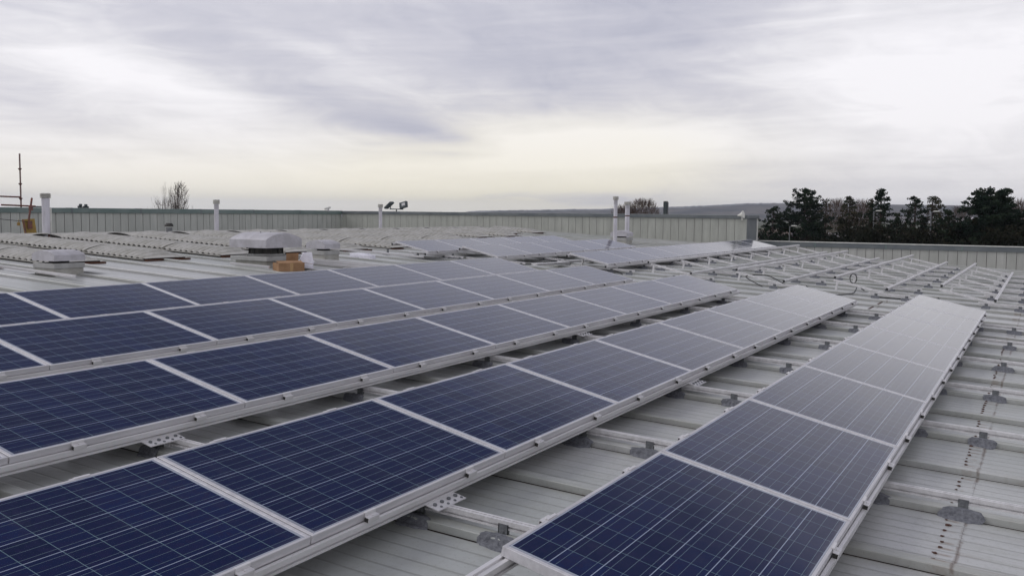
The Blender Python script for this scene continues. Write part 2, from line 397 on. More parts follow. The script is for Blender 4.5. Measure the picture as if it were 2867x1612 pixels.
# roof deck with standing ribs
def build_roof():
    prof = []
    n0, n1 = -14, 30
    for k in range(n0, n1 + 1):
        xs = SEAM0 + SP * k
        # (x, height, material of the strip that FOLLOWS the point)
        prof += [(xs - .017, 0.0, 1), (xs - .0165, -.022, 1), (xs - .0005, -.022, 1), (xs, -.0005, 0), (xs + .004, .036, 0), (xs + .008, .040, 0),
                 (xs + .085, .040, 0), (xs + .10, .036, 0), (xs + .135, 0.0, 0)]
    prof = [p for p in prof if p[0] <= 34.45] + [(34.5, 0.0, 0)]
    ys = [-9, -6, -3, .3155, .3165, 2.519, 2.521, 6, 10, 14, 17, 17.4, 18, 18.6, 19.2, 19.8, 20.4, 21, 24, 27, 30.7]
    def lap(y, x): return -.0028 if y <= .3156 else 0.0
    v, f, mi = [], [], []
    for yy in ys:
        for (px_, h, m_) in prof: v.append((px_, yy, zr(yy) + h + lap(yy, px_)))
    n = len(prof)
    for j in range(len(ys) - 1):
        for i in range(n - 1):
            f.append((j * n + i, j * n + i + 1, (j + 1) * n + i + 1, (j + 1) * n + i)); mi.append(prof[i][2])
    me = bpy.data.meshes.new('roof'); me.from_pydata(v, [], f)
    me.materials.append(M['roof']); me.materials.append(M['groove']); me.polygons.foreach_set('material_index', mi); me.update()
    o = bpy.data.objects.new('roof', me); COL.objects.link(o); o['kind'] = 'structure'
    # plain sheeting between the last rib and the tall end wall, and the gutter along the low parapet
    b = MB()
    v = []
    for yy in (10.3, 14, 17, 18.6, 20.4, 24, 30.7):
        v += [(34.5, yy, zr(yy)), (37.0, yy, zr(yy))]
    b.add(v, [(2 * i, 2 * i + 1, 2 * i + 3, 2 * i + 2) for i in range(6)])
    for k in range(3):
        xr = 34.85 + .95 * k
        for a, c in ((10.3, 14), (14, 17), (17, 20.4)):
            b.beam((xr, a, zr(a) + .015), (xr, c, zr(c) + .015), .06, .04)
    b.obj('roof_edge', M['roof'])['kind'] = 'structure'
    g = MB()
    g.add([(34.5, -9, zr(-9)), (34.5, 10.3, zr(10.3)), (34.5, 10.3, zr(10.3) - .3), (34.5, -9, zr(-9) - .3)], [(0, 1, 2, 3)])
    g.add([(34.5, -9, zr(-9) - .3), (34.5, 10.3, zr(10.3) - .3), (38.0, 10.3, zr(10.3) - .3), (38.0, -9, zr(-9) - .3)], [(0, 1, 2, 3)])
    g.obj('gutter', M['roof'])['kind'] = 'structure'
    # building body under the deck
    t = MB(); t.box(-9.0, 37.9, -9, 30.6, ZG, -2.55)
    t.obj('building_body', M['clad'])['kind'] = 'structure'
    return o
roof = build_roof()
# screws along the end laps: parts of the roof
sm = MB(); sm.lathe([(.010, 0), (.010, .006), (.004, .009)], n=6)
sm.add([(-.013, .006, .0012), (.013, .006, .0012), (.010, .024, .0012), (-.012, .026, .0012)], [(0, 1, 2, 3)], 1)
scm = sm.mesh('screw', [M['screw'], M['rust']])
rng = random.Random(5)
nsc_ = 0
for k in range(-1, 9):
    xs = SEAM0 + SP * k
    for j in range(8):
        xx = xs + .19 + j * .101
        if nsc_ < 99:
            s_ = mobj('screw', scm, roof); s_.location = (xx + rng.uniform(-.006, .006), .405 + rng.uniform(-.008, .008), zr(.405) + .001)
            s_.scale = (rng.uniform(.6, 1.15),) * 3; s_.rotation_euler = (0, 0, rng.uniform(-2.2, -1.2)); nsc_ += 1
for j in range(18):
    if nsc_ < 99:
        s_ = mobj('screw', scm, roof); xx = 16.95 + j * .115; s_.location = (xx, 2.60, zr(2.6) + .001); s_.scale = (1.6,) * 3; nsc_ += 1

# ------------------------------------------------------------------ ground and hills
g = MB(); n = 48; ring = [0, 40, 120, 400, 1200, 3000, 4900]
vs = [(20, 10, ZG)]
for r_ in ring[1:]:
    for i in range(n): vs.append((20 + r_ * math.cos(2 * math.pi * i / n), 10 + r_ * math.sin(2 * math.pi * i / n), ZG))
fs = [(0, 1 + i, 1 + (i + 1) % n) for i in range(n)]
for k in range(len(ring) - 2):
    for i in range(n):
        a = 1 + k * n; fs.append((a + i, a + n + i, a + n + (i + 1) % n, a + (i + 1) % n))
g.add(vs, fs); g.obj('ground', M['ground'])['kind'] = 'structure'

def lerp_tab(tab, a):
    if a <= tab[0][0]: return tab[0][1]
    for (a0, b0), (a1, b1) in zip(tab, tab[1:]):
        if a <= a1: return b0 + (b1 - b0) * (a - a0) / (a1 - a0)
    return tab[-1][1]
def hills(name, Rr, tab, rough_, depth, mt):
    # tab: azimuth in degrees -> elevation angle in 1/1000 rad seen from the roof
    b = MB(); A = [a * .12 for a in range(-300, 700)]
    prof = [(-depth, 0.0), (-depth * .6, .35), (-depth * .25, .8), (0, 1.0), (depth * .6, .9), (depth * 1.5, .5)]
    for a in A:
        e = lerp_tab(tab, a) * 1e-3
        H = Rr * e - ZG
        for j, (dr, k) in enumerate(prof):
            rr = Rr + dr
            nz = noise.noise(Vector((a * .9, j * 1.3, Rr * .001))) * H * .10 * (1 if 0 < j else 0)
            tr = (abs(noise.noise(Vector((a * 7.0, j * .7, 3.0)))) + .6 * abs(noise.noise(Vector((a * 19.0, j, 5.0))))) * rough_ * (1 if j == 3 else .4) * max(0.0, noise.noise(Vector((a * .8, 1.0, 0.0))) + .55)
            b.v.append((rr * math.cos(R(a)), rr * math.sin(R(a)), ZG - .5 + (H + .5) * k * .97 + nz * (0 if j == 3 else 1) + tr))
    m_ = len(prof)
    for i in range(len(A) - 1):
        for j in range(m_ - 1):
            b.f.append((i * m_ + j, i * m_ + j + 1, (i + 1) * m_ + j + 1, (i + 1) * m_ + j)); b.mi.append(0)
    o = b.obj(name, mt, smooth=True); o['kind'] = 'structure'; return o
hills('hills', 2300, [(-40, 6), (-8, 6), (-2, 7), (1, 8), (2.2, 9.5), (3.6, 10.3), (6.6, 11.2), (10, 11.5), (14, 11.4), (15.6, 10.2), (17, 8.5), (19, 6.4), (21.5, 5), (25, 2.3), (30, 1.2), (32.5, -2.0), (80, -3)], 5.5, 900, M['hill'])
hills('distant_hills', 4200, [(-40, 8), (-5, 9), (0, 10.2), (6, 11.5), (12, 12.2), (14.5, 12.3), (16, 11.4), (18, 9.0), (20, 7.5), (24, 4.6), (28, 2.8), (31.5, 1.2), (33, -1.5), (80, -3)], 5, 400, M['hill'])

# ------------------------------------------------------------------ cladding walls
def wall_left():
    t = empty('cladding_wall', (20, 30.7, zr(30.7)), 'pale grey cladding wall with green coping, behind the rooflights on the left', 'wall', 'cladding walls round the roof')
    L = Vector((20, 30.7, zr(30.7)))
    b = MB(); x0, x1, zb, zt = -12.0, 36.98, -1.6, -.17
    p = .3385; k0 = math.floor((x0 - 19.29) / p); xx = 19.29 + p * k0
    while xx < x1:
        e = min(xx + p, x1); b.box(xx + .011, e - .011, 30.70, 30.75, zb, zt); xx += p
    o = b.obj('cladding', M['clad'], t); o.location = -L
    s = MB(); s.box(x0, x1, 30.722, 30.80, zb, zt - .001); o = s.obj('joint_backing', M['seam'], t); o.location = -L
    c = MB(); c.box(x0, 37.0, 30.66, 30.95, -.17, -.012); c.box(x0, 37.0, 30.645, 30.66, -.19, -.035)
    o = bevel(c.obj('coping', M['coping'], t), .008); o.location = -L
    j = MB()
    for k in range(16): j.box(x0 + 3 * k + .9, x0 + 3 * k + .96, 30.638, 30.96, -.192, -.006)
    o = j.obj('coping_joint', M['copingd'], t); o.location = -L
def wall_right():
    t = empty('cladding_wall', (37, 20, zr(20)), 'greenish grey end wall with dark coping, behind the vent pipes', 'wall', 'cladding walls round the roof')
    L = Vector((37, 20, zr(20)))
    b = MB(); zb, zt, p = -1.75, -.16, .333; yy = 10.42
    while yy < 30.6:
        e = min(yy + p, 30.66); b.box(37.0, 37.04, yy + .007, e - .007, zb, zt); yy += p
    o = b.obj('cladding', M['cladr'], t); o.location = -L
    s = MB(); s.box(37.015, 38.60, 10.335, 30.66, zb, zt - .001); o = s.obj('joint_backing', M['seam'], t); o.location = -L
    c = MB(); c.box(36.95, 38.72, 10.24, 30.9, -.16, -.03); o = bevel(c.obj('coping', M['copingd'], t), .008); o.location = -L
    c = MB(); c.box(36.95, 38.72, 10.24, 30.9, -.028, -.02); o = c.obj('coping_top', M['copetop'], t); o.location = -L
    c = MB(); c.box(36.985, 38.55, 10.29, 10.333, -2.0, -.162); o = c.obj('end_panel', M['copingd'], t); o.location = -L
    c = MB(); c.box(38.52, 38.68, 10.275, 10.40, -2.0, -.162); o = bevel(c.obj('corner_flashing', M['flash'], t), .006); o.location = -L
    c = MB(); c.box(36.965, 37.05, 10.28, 10.42, -1.9, -.162); o = bevel(c.obj('corner_flashing', M['cladr'], t), .006); o.location = -L
def parapet():
    t = empty('parapet_wall', (38, 2, -1.9), 'low parapet of grey cladding with dark band and white edge, before the dark trees', 'parapet')
    L = Vector((38, 2, -1.9))
    b = MB(); zb, zt, p = -2.3, -1.235, .318; yy = -9.0
    while yy < 10.2:
        e = min(yy + p, 10.26); b.box(38.0, 38.04, yy + .008, e - .008, zb, zt); yy += p
    o = b.obj('cladding', M['cladp'], t); o.location = -L
    s = MB(); s.box(38.02, 38.2, -9, 10.26, zb, zt - .001); o = s.obj('joint_backing', M['seam'], t); o.location = -L
    c = MB(); c.box(37.96, 38.26, -9, 10.268, -1.235, -1.055); o = bevel(c.obj('coping', M['copingd'], t), .006); o.location = -L
    c = MB(); c.box(37.945, 38.28, -9, 10.268, -1.053, -1.028); o = c.obj('edge_trim', M['flash'], t); o.location = -L
    for k in range(7):
        j = MB(); yk = -5.2 + 2.6 * k; j.box(37.952, 38.27, yk, yk + .05, -1.24, -1.0535); o = j.obj('coping_joint', M['coping'], t); o.location = -L
wall_left(); wall_right(); parapet()

# ------------------------------------------------------------------ solar panels
PL, PW, TILT = 1.66, .99, R(12.36)
FH = .040
def panel_meshes():
    b = MB(); w_ = .014; e_ = .021
    # frame: four hollow-looking bars with a lip above the glass
    b.box(0, PL, -w_, 0, -FH, 0); b.box(0, PL, -PW, -PW + w_, -FH, 0)
    b.box(0, e_, -PW + w_, -w_, -FH, -.0002); b.box(PL - e_, PL, -PW + w_, -w_, -FH, -.0002)
    fr = b.mesh('frame', M['alu'])
    c = MB(); c.box(e_, PL - e_, -PW + w_, -w_, -.008, -.0016); lam = c.mesh('laminate', M['cells'])
    d = MB(); d.box(.70, .84, -.20, -.09, -.028, -.0085); jb = d.mesh('junction_box', M['black'])
    return fr, lam, jb
frm, lam, jbx = panel_meshes()
ORD = ['first', 'second', 'third', 'fourth', 'fifth', 'sixth', 'seventh', 'eighth', 'ninth', 'tenth']
rr0 = random.Random(11)
ROWS = {  # x0 of panel 0, top edge y, z, k range, description
 'A': (2.978, 1.712, -1.2423, range(0, 8), 'front right row', 'front right row of solar panels'),
 'B': (1.344, 3.638, -1.1771, range(0, 9), 'row filling the bottom left corner', 'row of solar panels from the bottom left corner'),
 'C': (2.922, 5.613, -1.0847, range(-1, 8), 'middle row of the near block', 'middle row of solar panels in the near block'),
 'D': (4.470, 7.523, -.9856, range(-1, 7), 'row second from the vents', 'near block row of solar panels second from the vents'),
 'E': (5.941, 9.364, -.8842, range(-1, 6), 'row beside the cardboard box', 'near block row of solar panels beside the cardboard box'),
 'F': (18.15, 13.45, -.712, range(0, 5), 'far row nearest the end wall', 'far row of solar panels nearest the end wall'),
 'G': (18.50, 11.78, -.790, range(0, 5), 'middle far row', 'middle far row of solar panels'),
 'H': (19.20, 9.36, -.900, range(0, 9), 'far row beside the bare frames', 'far row of solar panels beside the bare frames'),
}
def row_frame(row):
    x0, y0, z0 = ROWS[row][:3]
    return Matrix.Translation((0, y0, z0)) @ Matrix.Rotation(TILT, 4, 'X')
panel_proto = None
for row, (x0, y0, z0, ks, desc, grp) in ROWS.items():
    n_ = len(ks)
    for i, k in enumerate(ks):
        far = n_ - 1 - i
        if i == 0 and row in 'AFGH': lb = 'blue solar panel at the near end of the %s' % desc
        elif far == 0: lb = 'blue solar panel at the far end of the %s' % desc
        else: lb = '%s solar panel from the far end of the %s' % (ORD[far], desc)
        if row == 'H' and i in (6, 7): lb = 'solar panel mirroring the wall corner, ' + ORD[far] + ' from the far end of that row'
        root = empty('solar_panel', (x0 + k * 1.67 + .005, y0, z0), lb, 'solar panel', grp)
        root.rotation_euler = (TILT + rr0.uniform(-.0012, .0012), rr0.uniform(-.0008, .0008), rr0.uniform(-.0006, .0006))
        if panel_proto is None:
            bevel(mobj('frame', frm, root), .0015, 1); mobj('laminate', lam, root); mobj('junction_box', jbx, root)
            panel_proto = root
        else:
            for ch in panel_proto.children:
                c = ch.copy(); COL.objects.link(c); c.parent = root

# ------------------------------------------------------------------ racks
BR0, BRP = 5.95, 1.98               # base rail positions along x
def br_x(k): return BR0 + BRP * k
RW, RHH = .046, .052
rail_prof = [(-.023, 0), (.023, 0), (.023, .012), (.008, .013), (.008, .023), (.023, .024), (.023, .052), (.007, .052), (.007, .040), (-.007, .040), (-.007, .052), (-.023, .052), (-.023, .024), (-.008, .023), (-.008, .013), (-.023, .012)]
rail_prof = [(-a, b_) for a, b_ in reversed(rail_prof)]
def rail_mesh(x0, x1, name='rail'):
    b = MB(); b.prism_x([(a, c) for a, c in rail_prof], x0, x1)
    return b
# clamp (end clamp): local x along rail, -y outboard, z=0 at the frame underside
cl = MB()
cl.box(-.04, .04, -.030, -.0275, 0, .022); cl.box(-.04, .04, -.030, -.004, .022, .026)
cl.box(-.04, .04, -.004, -.0015, .022, FH + .001); cl.box(-.04, .04, -.004, .009, FH + .001, FH + .004)
cl.tube((0, -.016, .026), (0, -.016, .031), .007, n=6)
cl_m = cl.mesh('clamp', [M['rail'], M['black']])
ci = MB(); ci.box(-.036, .036, -.0272, -.0045, .0, .0215); cl_in = ci.mesh('clamp_core', M['dark'])
sp_ = MB(); sp_.box(-.13, .13, -.10, -.018, -.0055, -.0005)
for k in range(4): sp_.tube((-.095 + k * .063, -.052, -.0005), (-.095 + k * .063, -.052, .009), .011, n=8, mi=1); sp_.tube((-.08 + k * .063, -.082, -.0005), (-.08 + k * .063, -.082, .004), .008, n=8, mi=1)
sp_.tube((.06, -.05, -.005), (.06, -.05, -.06), .005, n=6)
spl = sp_.mesh('splice_plate', [M['rail'], M['galv']])

def build_rack(name, label, y0, z0, xa, xb, clampx, braces, with_clamps=True, top=None, low=None, splice=(), kids=None, grp='aluminium racks under and beyond the panels', drop=0.0):
    """y0,z0: top edge of the panel plane; rails sit under the frame"""
    root = empty(name, (xa, y0, zr(y0)), label, 'mounting rack', grp)
    ct, st = math.cos(TILT), math.sin(TILT)
    def P(s_, h):   # s_ = distance down the slope from the top edge, h = height over glass plane
        return (y0 - s_ * ct + -h * st * 1.0, z0 - s_ * st + h * ct)
    tx = top or (xa, xb); lx = low or (xa, xb)
    def put(o, x_, s_, h, flip=False):
        yy, z_ = P(s_, h); o.location = (x_ - xa, yy - y0, z_ - zr(y0)); o.rotation_euler = (TILT, 0, math.pi if flip else 0)
        if flip: o.rotation_euler = (-TILT, 0, math.pi)
        return o
    for nm, s_, (a, c) in (('rear_rail', .015, tx), ('front_rail', PW - .003, lx)):
        b = rail_mesh(0, c - a); o = b.obj(nm, M['rail'], root); put(o, a, s_, -FH - RHH - .001)
        e = MB(); e.box(-.003, .0, -.022, .022, .001, .050); e.box(c - a, c - a + .003, -.022, .022, .001, .050)
        o2 = e.obj('end_cap', M['black'], o)
    if with_clamps:
        for x_ in clampx:
            c1 = mobj('clamp', cl_m, root); put(c1, x_, PW, -FH)
            mobj('clamp_core', cl_in, c1)
            c2 = mobj('clamp', cl_m, root); put(c2, x_, 0.0, -FH, True)
            mobj('clamp_core', cl_in, c2)
    for x_ in splice:
        o = mobj('splice_plate', spl, root); put(o, x_, PW, -FH - RHH)
    # triangular supports over each base rail
    for x_ in braces:
        b = MB()
        ya, za = P(.02, -FH - RHH - .022); yb, zb_ = P(PW - .01, -FH - RHH - .022)
        b.beam((x_ - xa, ya - y0, za - zr(y0)), (x_ - xa, yb - y0, zb_ - zr(y0)), .036, .040)
        b.obj('rafter', M['rail'], root)
        if tx[0] - .1 <= x_ <= tx[1] + .1:
            lg = MB(); yl = P(.10, -FH - RHH - .03)
            lg.beam((x_ - xa, yl[0] - y0, yl[1] - zr(y0)), (x_ - xa, yl[0] - y0 + .03, .085), .038, .034, up=(1, 0, 0)); lg.obj('rear_leg', M['rail'], root)
        ft = MB(); yl = P(PW - .05, -FH - RHH - .03); zb2 = zr(yl[0]) - zr(y0) + .085
        ft.box(x_ - xa - .018, x_ - xa + .018, yl[0] - y0 - .006, yl[0] - y0 + .006, zb2, yl[1] - zr(y0)); ft.box(x_ - xa - .018, x_ - xa + .03, yl[0] - y0 - .03, yl[0] - y0 + .006, zb2, zb2 + .005)
        ft.obj('front_foot', M['rail'], root)
    return root
def clampxs(row):
    x0, _, _, ks = ROWS[row][:4]
    return [x0 + k * 1.67 + d for k in ks for d in (.40, 1.27)]
near_k = [-2, -1, 0, 1, 2, 3, 4, 5]
def braces_between(a, b_): return [br_x(k) for k in range(-3, 16) if a - .2 < br_x(k) < b_ + .1]
RK = {'A': ('aluminium rack under the front right row of panels', 2.3, 16.42, []),
      'B': ('aluminium rack under the panel row filling the bottom left corner', .4, 16.45, [4.0, 8.05]),
      'C': ('aluminium rack under the middle row of the near block', .8, 16.42, [3.88, 9.9]),
      'D': ('aluminium rack under the near block row second from the vents', 2.4, 16.28, []),
      'E': ('aluminium rack under the near block row beside the cardboard box', 4.0, 16.05, []),
      'F': ('aluminium rack under the far row nearest the end wall', 18.05, 26.6, []),
      'G': ('aluminium rack under the middle far row of panels', 18.4, 26.95, []),
      'H': ('aluminium rack under the far row beside the bare frames', 19.1, 34.3, [])}
for row, (lb, xa, xb, spx) in RK.items():
    _, y0, z0 = ROWS[row][:3]
    br = [b_ for b_ in braces_between(xa, xb)]
    build_rack('panel_rack', lb, y0, z0, xa, xb, clampxs(row), br, splice=spx)
# unfinished racks: name, y0, z0 of the panel plane, rear rail span, front rail span
BARE = [('I', 7.52, -.985, (19.38, 33.85), (19.44, 33.8), 'bare aluminium rack in front of the far panel row, farthest back of the four'),
        ('J', 5.613, -1.083, (19.54, 32.3), (19.7, 32.5), 'bare aluminium rack second from the far panel row, loose cables at its near end'),
        ('K', 3.638, -1.165, (19.64, 32.4), (19.9, 32.9), 'bare aluminium rack second from the low parapet, black coil hanging below its rail'),
        ('L', 1.70, -1.262, (19.9, 30.0), (19.55, 29.8), 'bare aluminium rack nearest the right edge, its front rail short')]
for nm, y0, z0, tp, lo, lb in BARE:
    br = [19.55 + 1.98 * k for k in range(8) if 19.55 + 1.98 * k < max(tp[1], lo[1])]
    build_rack('bare_rack', lb, y0, z0, tp[0], tp[1], [], br, False, tp, lo, (), grp='bare racks waiting for panels')

# ------------------------------------------------------------------ base rails with brackets and sealed feet
def bracket_meshes():
    b = MB()
    b.box(-.017, -.013, -.028, .028, -.006, .088); b.box(-.017, .0, -.028, -.024, -.006, .088); b.box(-.017, .0, .024, .028, -.006, .088)
    b.tube((-.022, 0, .05), (-.012, 0, .05), .007, n=6); b.box(-.05, -.013, -.028, .028, -.002, .004)
    up = b.mesh('bracket', M['galv'])
    outs = []
    for sd_ in (1, 2, 3, 4, 5, 6):
        r_ = random.Random(sd_); p = MB(); n = 26; ring_ = []
        for i in range(n):
            t = 2 * math.pi * i / n; q = 1 + .30 * noise.noise(Vector((math.cos(t) * 1.6, math.sin(t) * 1.6, sd_ * 7))) + r_.uniform(-.10, .10)
            ring_.append((.066 * q * math.cos(t) - .098, .098 * q * math.sin(t)))
        vs = [(-.09, 0, .016)]
        for s_, hz_ in ((.45, .010), (.85, .007), (1.0, -.002)):
            for (a, c) in ring_:
                xx = (a + .09) * s_ - .09; lift = .040 * min(1, max(0, (xx + .113) / .012))
                vs.append((xx, c * s_, hz_ + lift - .036 + r_.uniform(-.0015, .0015)))
        vs[0] = (-.09, 0, .015)
        fs = [(0, 1 + i, 1 + (i + 1) % n) for i in range(n)]
        for k in range(2):
            fs += [(1 + k * n + i, 1 + (k + 1) * n + i, 1 + (k + 1) * n + (i + 1) % n, 1 + k * n + (i + 1) % n) for i in range(n)]
        p.add(vs, fs); outs.append(p.mesh('sealant_patch', M['seal']))
    return up, outs
brk, patches = bracket_meshes()
base_prof = [(a * .95, b_ * .85) for a, b_ in rail_prof]
BRH = .062                      # underside of the base rail over the pan
def base_rail(x_, ya, yb, bys, label, grp, rot=0):
    root = empty('base_rail', (x_, ya, zr(ya)), label, 'base rail', grp)
    root.rotation_euler = (math.atan(SL), 0, 0)
    L = (yb - ya)
    b = MB(); n = len(base_prof)
    vs = [(a, 0, BRH + c) for a, c in base_prof] + [(a, L, BRH + c) for a, c in base_prof]
    b.add(vs, [(i, n + i, n + (i + 1) % n, (i + 1) % n) for i in range(n)] + [tuple(range(n)), tuple(reversed(range(n, 2 * n)))])
    b.obj('rail', M['rail'], root)
    r_ = random.Random(int(x_ * 100) + int(ya * 10))
    for yb_ in bys:
        if ya - .02 <= yb_ <= yb + .02:
            k = mobj('bracket', brk, root); k.location = (-.008, yb_ - ya, .0); 
            p = mobj('sealant_patch', r_.choice(patches), k); p.location = (0, 0, .036); p.scale = (r_.uniform(.85, 1.1), r_.uniform(.7, 1.2), 1)
            k.location.z = .001
    return root
ylow = {r_: ROWS[r_][1] - .967 for r_ in ROWS}
byn = []
for r_ in 'ABCDE': byn += [ylow[r_] - .40, ylow[r_] + .10, ylow[r_] + .72]
byn += [-1.52, -1.15]
lbl = {-1: 'nearest to the camera, crossing under the first panels', 0: 'second from the camera', 1: 'third from the camera', 2: 'fourth from the camera', 3: 'third from its far end', 4: 'second from its far end', 5: 'last before the bare walkway strip'}
for k in range(-1, 6):
    xx = br_x(k) + (0 if k < 5 else -.1)
    ya = -3.2; yb = 9.9 if k > 0 else 5.6
    if k == 1: yb = 10.3
    base_rail(xx, ya, yb, byn, 'long base rail on grey feet, %s' % lbl[k], 'long base rails across the near block')
for r_, nm, y0 in (('H', 'far row beside the bare frames', 9.36), ('G', 'middle far row', 11.78), ('F', 'far row nearest the end wall', 13.45)):
    for k in range(8 if r_ == 'H' else 4):
        x_ = 19.55 + 1.98 * k if r_ == 'H' else 18.9 + 1.98 * k
        base_rail(x_, y0 - 1.45, y0 + .12, [y0 - 1.36, y0 - .9, y0 - .15], 'short aluminium base rail on grey feet under the %s' % nm, 'base rails under the %s' % nm)
for nm, y0, z0, tp, lo, lb in BARE:
    dsc = {'I': 'bare rack farthest back', 'J': 'bare rack with loose cables', 'K': 'bare rack with the black coil', 'L': 'bare rack nearest the right edge'}[nm]
    for k in range(8):
        x_ = 19.55 + 1.98 * k
        if x_ < max(tp[1], lo[1]):
            base_rail(x_, y0 - 1.42, y0 - .66, [y0 - 1.36, y0 - .80], 'short aluminium base rail on grey feet under the %s' % dsc, 'base rails under the %s' % dsc)
for k in range(8):
    base_rail(19.55 + 1.98 * k, -2.4, -.55, [-2.2, -1.5, -1.05], 'short base rail at the right edge, before the low parapet, no rack on it', 'base rails at the right edge')

# rail already laid by the big roof fan and loose rails beyond
def loose_rail(x0, y0, x1, y1, zoff, label, grp, w_=.04, h=.04, mt='rail'):
    b = MB(); a = Vector((x0, y0, zr(y0) + zoff)); c = Vector((x1, y1, zr(y1) + zoff)); L = (c - a).length
    n = len(base_prof)
    b.prism_x([(p * w_ / .038, q * h / .0426) for p, q in base_prof], 0, L)
    o = b.obj('loose_rail', M[mt]); o.location = a; d = (c - a).normalized()
    o.rotation_euler = (0, -math.asin(d.z), math.atan2(d.y, d.x)); return tag(o, label, 'rail', grp)
loose_rail(13.05, 13.55, 13.12, 12.62, .045, 'white edged rail lying on the roof in front of the big fan', 'rails lying on the roof')
loose_rail(9.30, 16.0, 9.32, 13.0, .042, 'pale rail along the rib left of the small fan box', 'rails lying on the roof')
loose_rail(15.22, 13.45, 15.50, 11.4, .045, 'upper of the three loose rails right of the white packing', 'rails lying on the roof')
loose_rail(14.95, 13.1, 15.16, 11.3, .045, 'middle of the three loose rails right of the white packing', 'rails lying on the roof')
loose_rail(14.55, 12.85, 14.78, 11.6, .045, 'lowest of the three loose rails right of the white packing', 'rails lying on the roof')
loose_rail(18.0, 15.6, 18.12, 12.6, .06, 'long white rail on the roof behind the small foot brackets', 'rails lying on the roof')
loose_rail(1.6, 1.36, 4.4, 1.32, .045, 'loose rail under the nearest corner of the front right panels, upper one', 'loose rails at the bottom edge', .09, .05)
loose_rail(1.5, 1.05, 4.6, 1.00, .045, 'loose rail under the nearest corner of the front right panels, lower one', 'loose rails at the bottom edge', .12, .05)
loose_rail(20.3, 10.15, 22.3, 9.85, .05, 'white offcut lying in the gap before the far rows, right one', 'rails lying on the roof', .12, .05)
loose_rail(18.7, 9.98, 20.0, 9.80, .07, 'white offcut lying in the gap before the far rows, left one', 'rails lying on the roof', .14, .05)
for xx, yy, lb in ((18.75, 14.1, 'lone foot bracket on the bare roof left of the far rows'), (19.15, 12.45, 'lone foot bracket just below the middle far row'), (21.0, 10.6, 'lone foot bracket in the gap before the far panel row'), (24.4, -.3, 'lone foot bracket in front of the bare racks'), (18.9, 6.75, 'lone foot bracket at the walkway before the farthest bare rack'), (18.9, 4.3, 'lone foot bracket at the walkway before the cable rack'), (18.0, 2.05, 'lone foot bracket on the walkway beside the rusty screws')):
    root = empty('foot_bracket', (xx, yy, zr(yy) + .04), lb, 'bracket', 'lone foot brackets on the roof')
    mobj('bracket', brk, root); p = mobj('sealant_patch', patches[0], root); p.location.z = .0
for xx, yy, s_, lb in ((17.35, 13.85, .2, 'small white packing block on the bare roof, upper one'), (17.1, 13.45, .16, 'small white packing block on the bare roof, lower one')):
    b = MB(); b.box(-s_ * .7, s_ * .7, -s_, s_, 0, .09); o = bevel(b.obj('packing_block', M['poly']), .01); o.location = (xx, yy, zr(yy) + .002); tag(o, lb, 'packing', 'white packing blocks')

# ------------------------------------------------------------------ rooflights (vaulted corrugated sheets)
RLM = {}
def rooflight_mesh(Lseg, taper):
    key = (round(Lseg, 2), taper)
    if key in RLM: return RLM[key]
    b = MB(); nx = 14; W = .53; ny = int(Lseg / .0155)
    for j in range(ny + 1):
        yy = Lseg * j / ny
        cor = .020 * math.sin(2 * math.pi * yy / .17)
        tp = 1.0
        if taper and yy < .42: tp = math.sin(math.pi / 2 * (yy / .42)) * .97 + .03
        for i in range(nx + 1):
            s_ = -1 + 2 * i / nx
            zv = .115 * math.cos(s_ * math.pi / 2) ** .8 * tp if abs(s_) < 1 else 0
            b.v.append((s_ * W, yy, .055 + zv + cor * (tp if tp < 1 else 1)))
    for j in range(ny):
        for i in range(nx):
            a = j * (nx + 1) + i; b.f.append((a, a + 1, a + nx + 2, a + nx + 1)); b.mi.append(0)
    me = b.mesh('corrugated_sheet', M['rooflight']); me.polygons.foreach_set('use_smooth', [True] * len(me.polygons))
    RLM[key] = me; return me
fl = MB(); fl.box(-.57, -.50, 0, 1.0, .030, .050); fl_m = fl.mesh('edge_flashing', M['flash'])
rs = random.Random(3)
cent = [8.93] + [10.92 + 1.965 * k for k in range(0, 13)]
for i, xc in enumerate(cent):
    ystart = 15.12 + rs.uniform(-.05, .05)
    if xc > 25: ystart = 17.2
    if xc > 31: ystart = 18.2
    lb = 'mossy grey corrugated rooflight vault, %s from the left along the ridge' % (ORD + ['eleventh', 'twelfth', 'thirteenth', 'fourteenth'])[i]
    root = empty('rooflight', (xc, ystart, zr(ystart)), lb, 'rooflight', 'vaulted rooflights along the ridge')
    root.rotation_euler = (math.atan(SL), 0, 0)
    yy = 0.0; first = True; total = RIDGE - .15 - ystart
    segs = [1.85, 1.8, total - 3.65 + .1] if total > 4 else [total]
    for sl in segs:
        if sl < .3: continue
        o = mobj('corrugated_sheet', rooflight_mesh(sl + .1, first), root); o.location = (0, yy, .004 * (0 if first else 1) + (.0 if first else .006)); yy += sl; first = False
    c = MB(); c.box(-.50, .50, .06, total, .002, .05); c.obj('curb', M['groove'], root)
    c = MB(); c.box(-.575, -.545, .02, total, .030, .048)
    k = 0.0
    while k < total: c.tube((-.548, k + .1, .05), (-.548, k + .1, .066), .009, n=6); k += .30
    c.obj('edge_flashing', M['curb'], root)
    c = MB(); c.box(-.52, .56, -.03, .035, .004, .034); c.obj('end_flashing', M['rust'], root)
# far slope beyond the ridge: their humps break the skyline
for i, xc in enumerate([9.9 + 1.965 * k for k in range(13)]):
    root = empty('rooflight', (xc, RIDGE + .02, zr(RIDGE)), 'rooflight vault on the far slope showing only its crest over the ridge', 'rooflight', 'rooflight crests beyond the ridge')
    root.rotation_euler = (math.atan(-.035), 0, 0)
    o = mobj('corrugated_sheet', rooflight_mesh(2.6, False), root)
    c = MB(); c.box(-.50, .50, .02, 2.6, .002, .05); c.obj('curb', M['groove'], root)

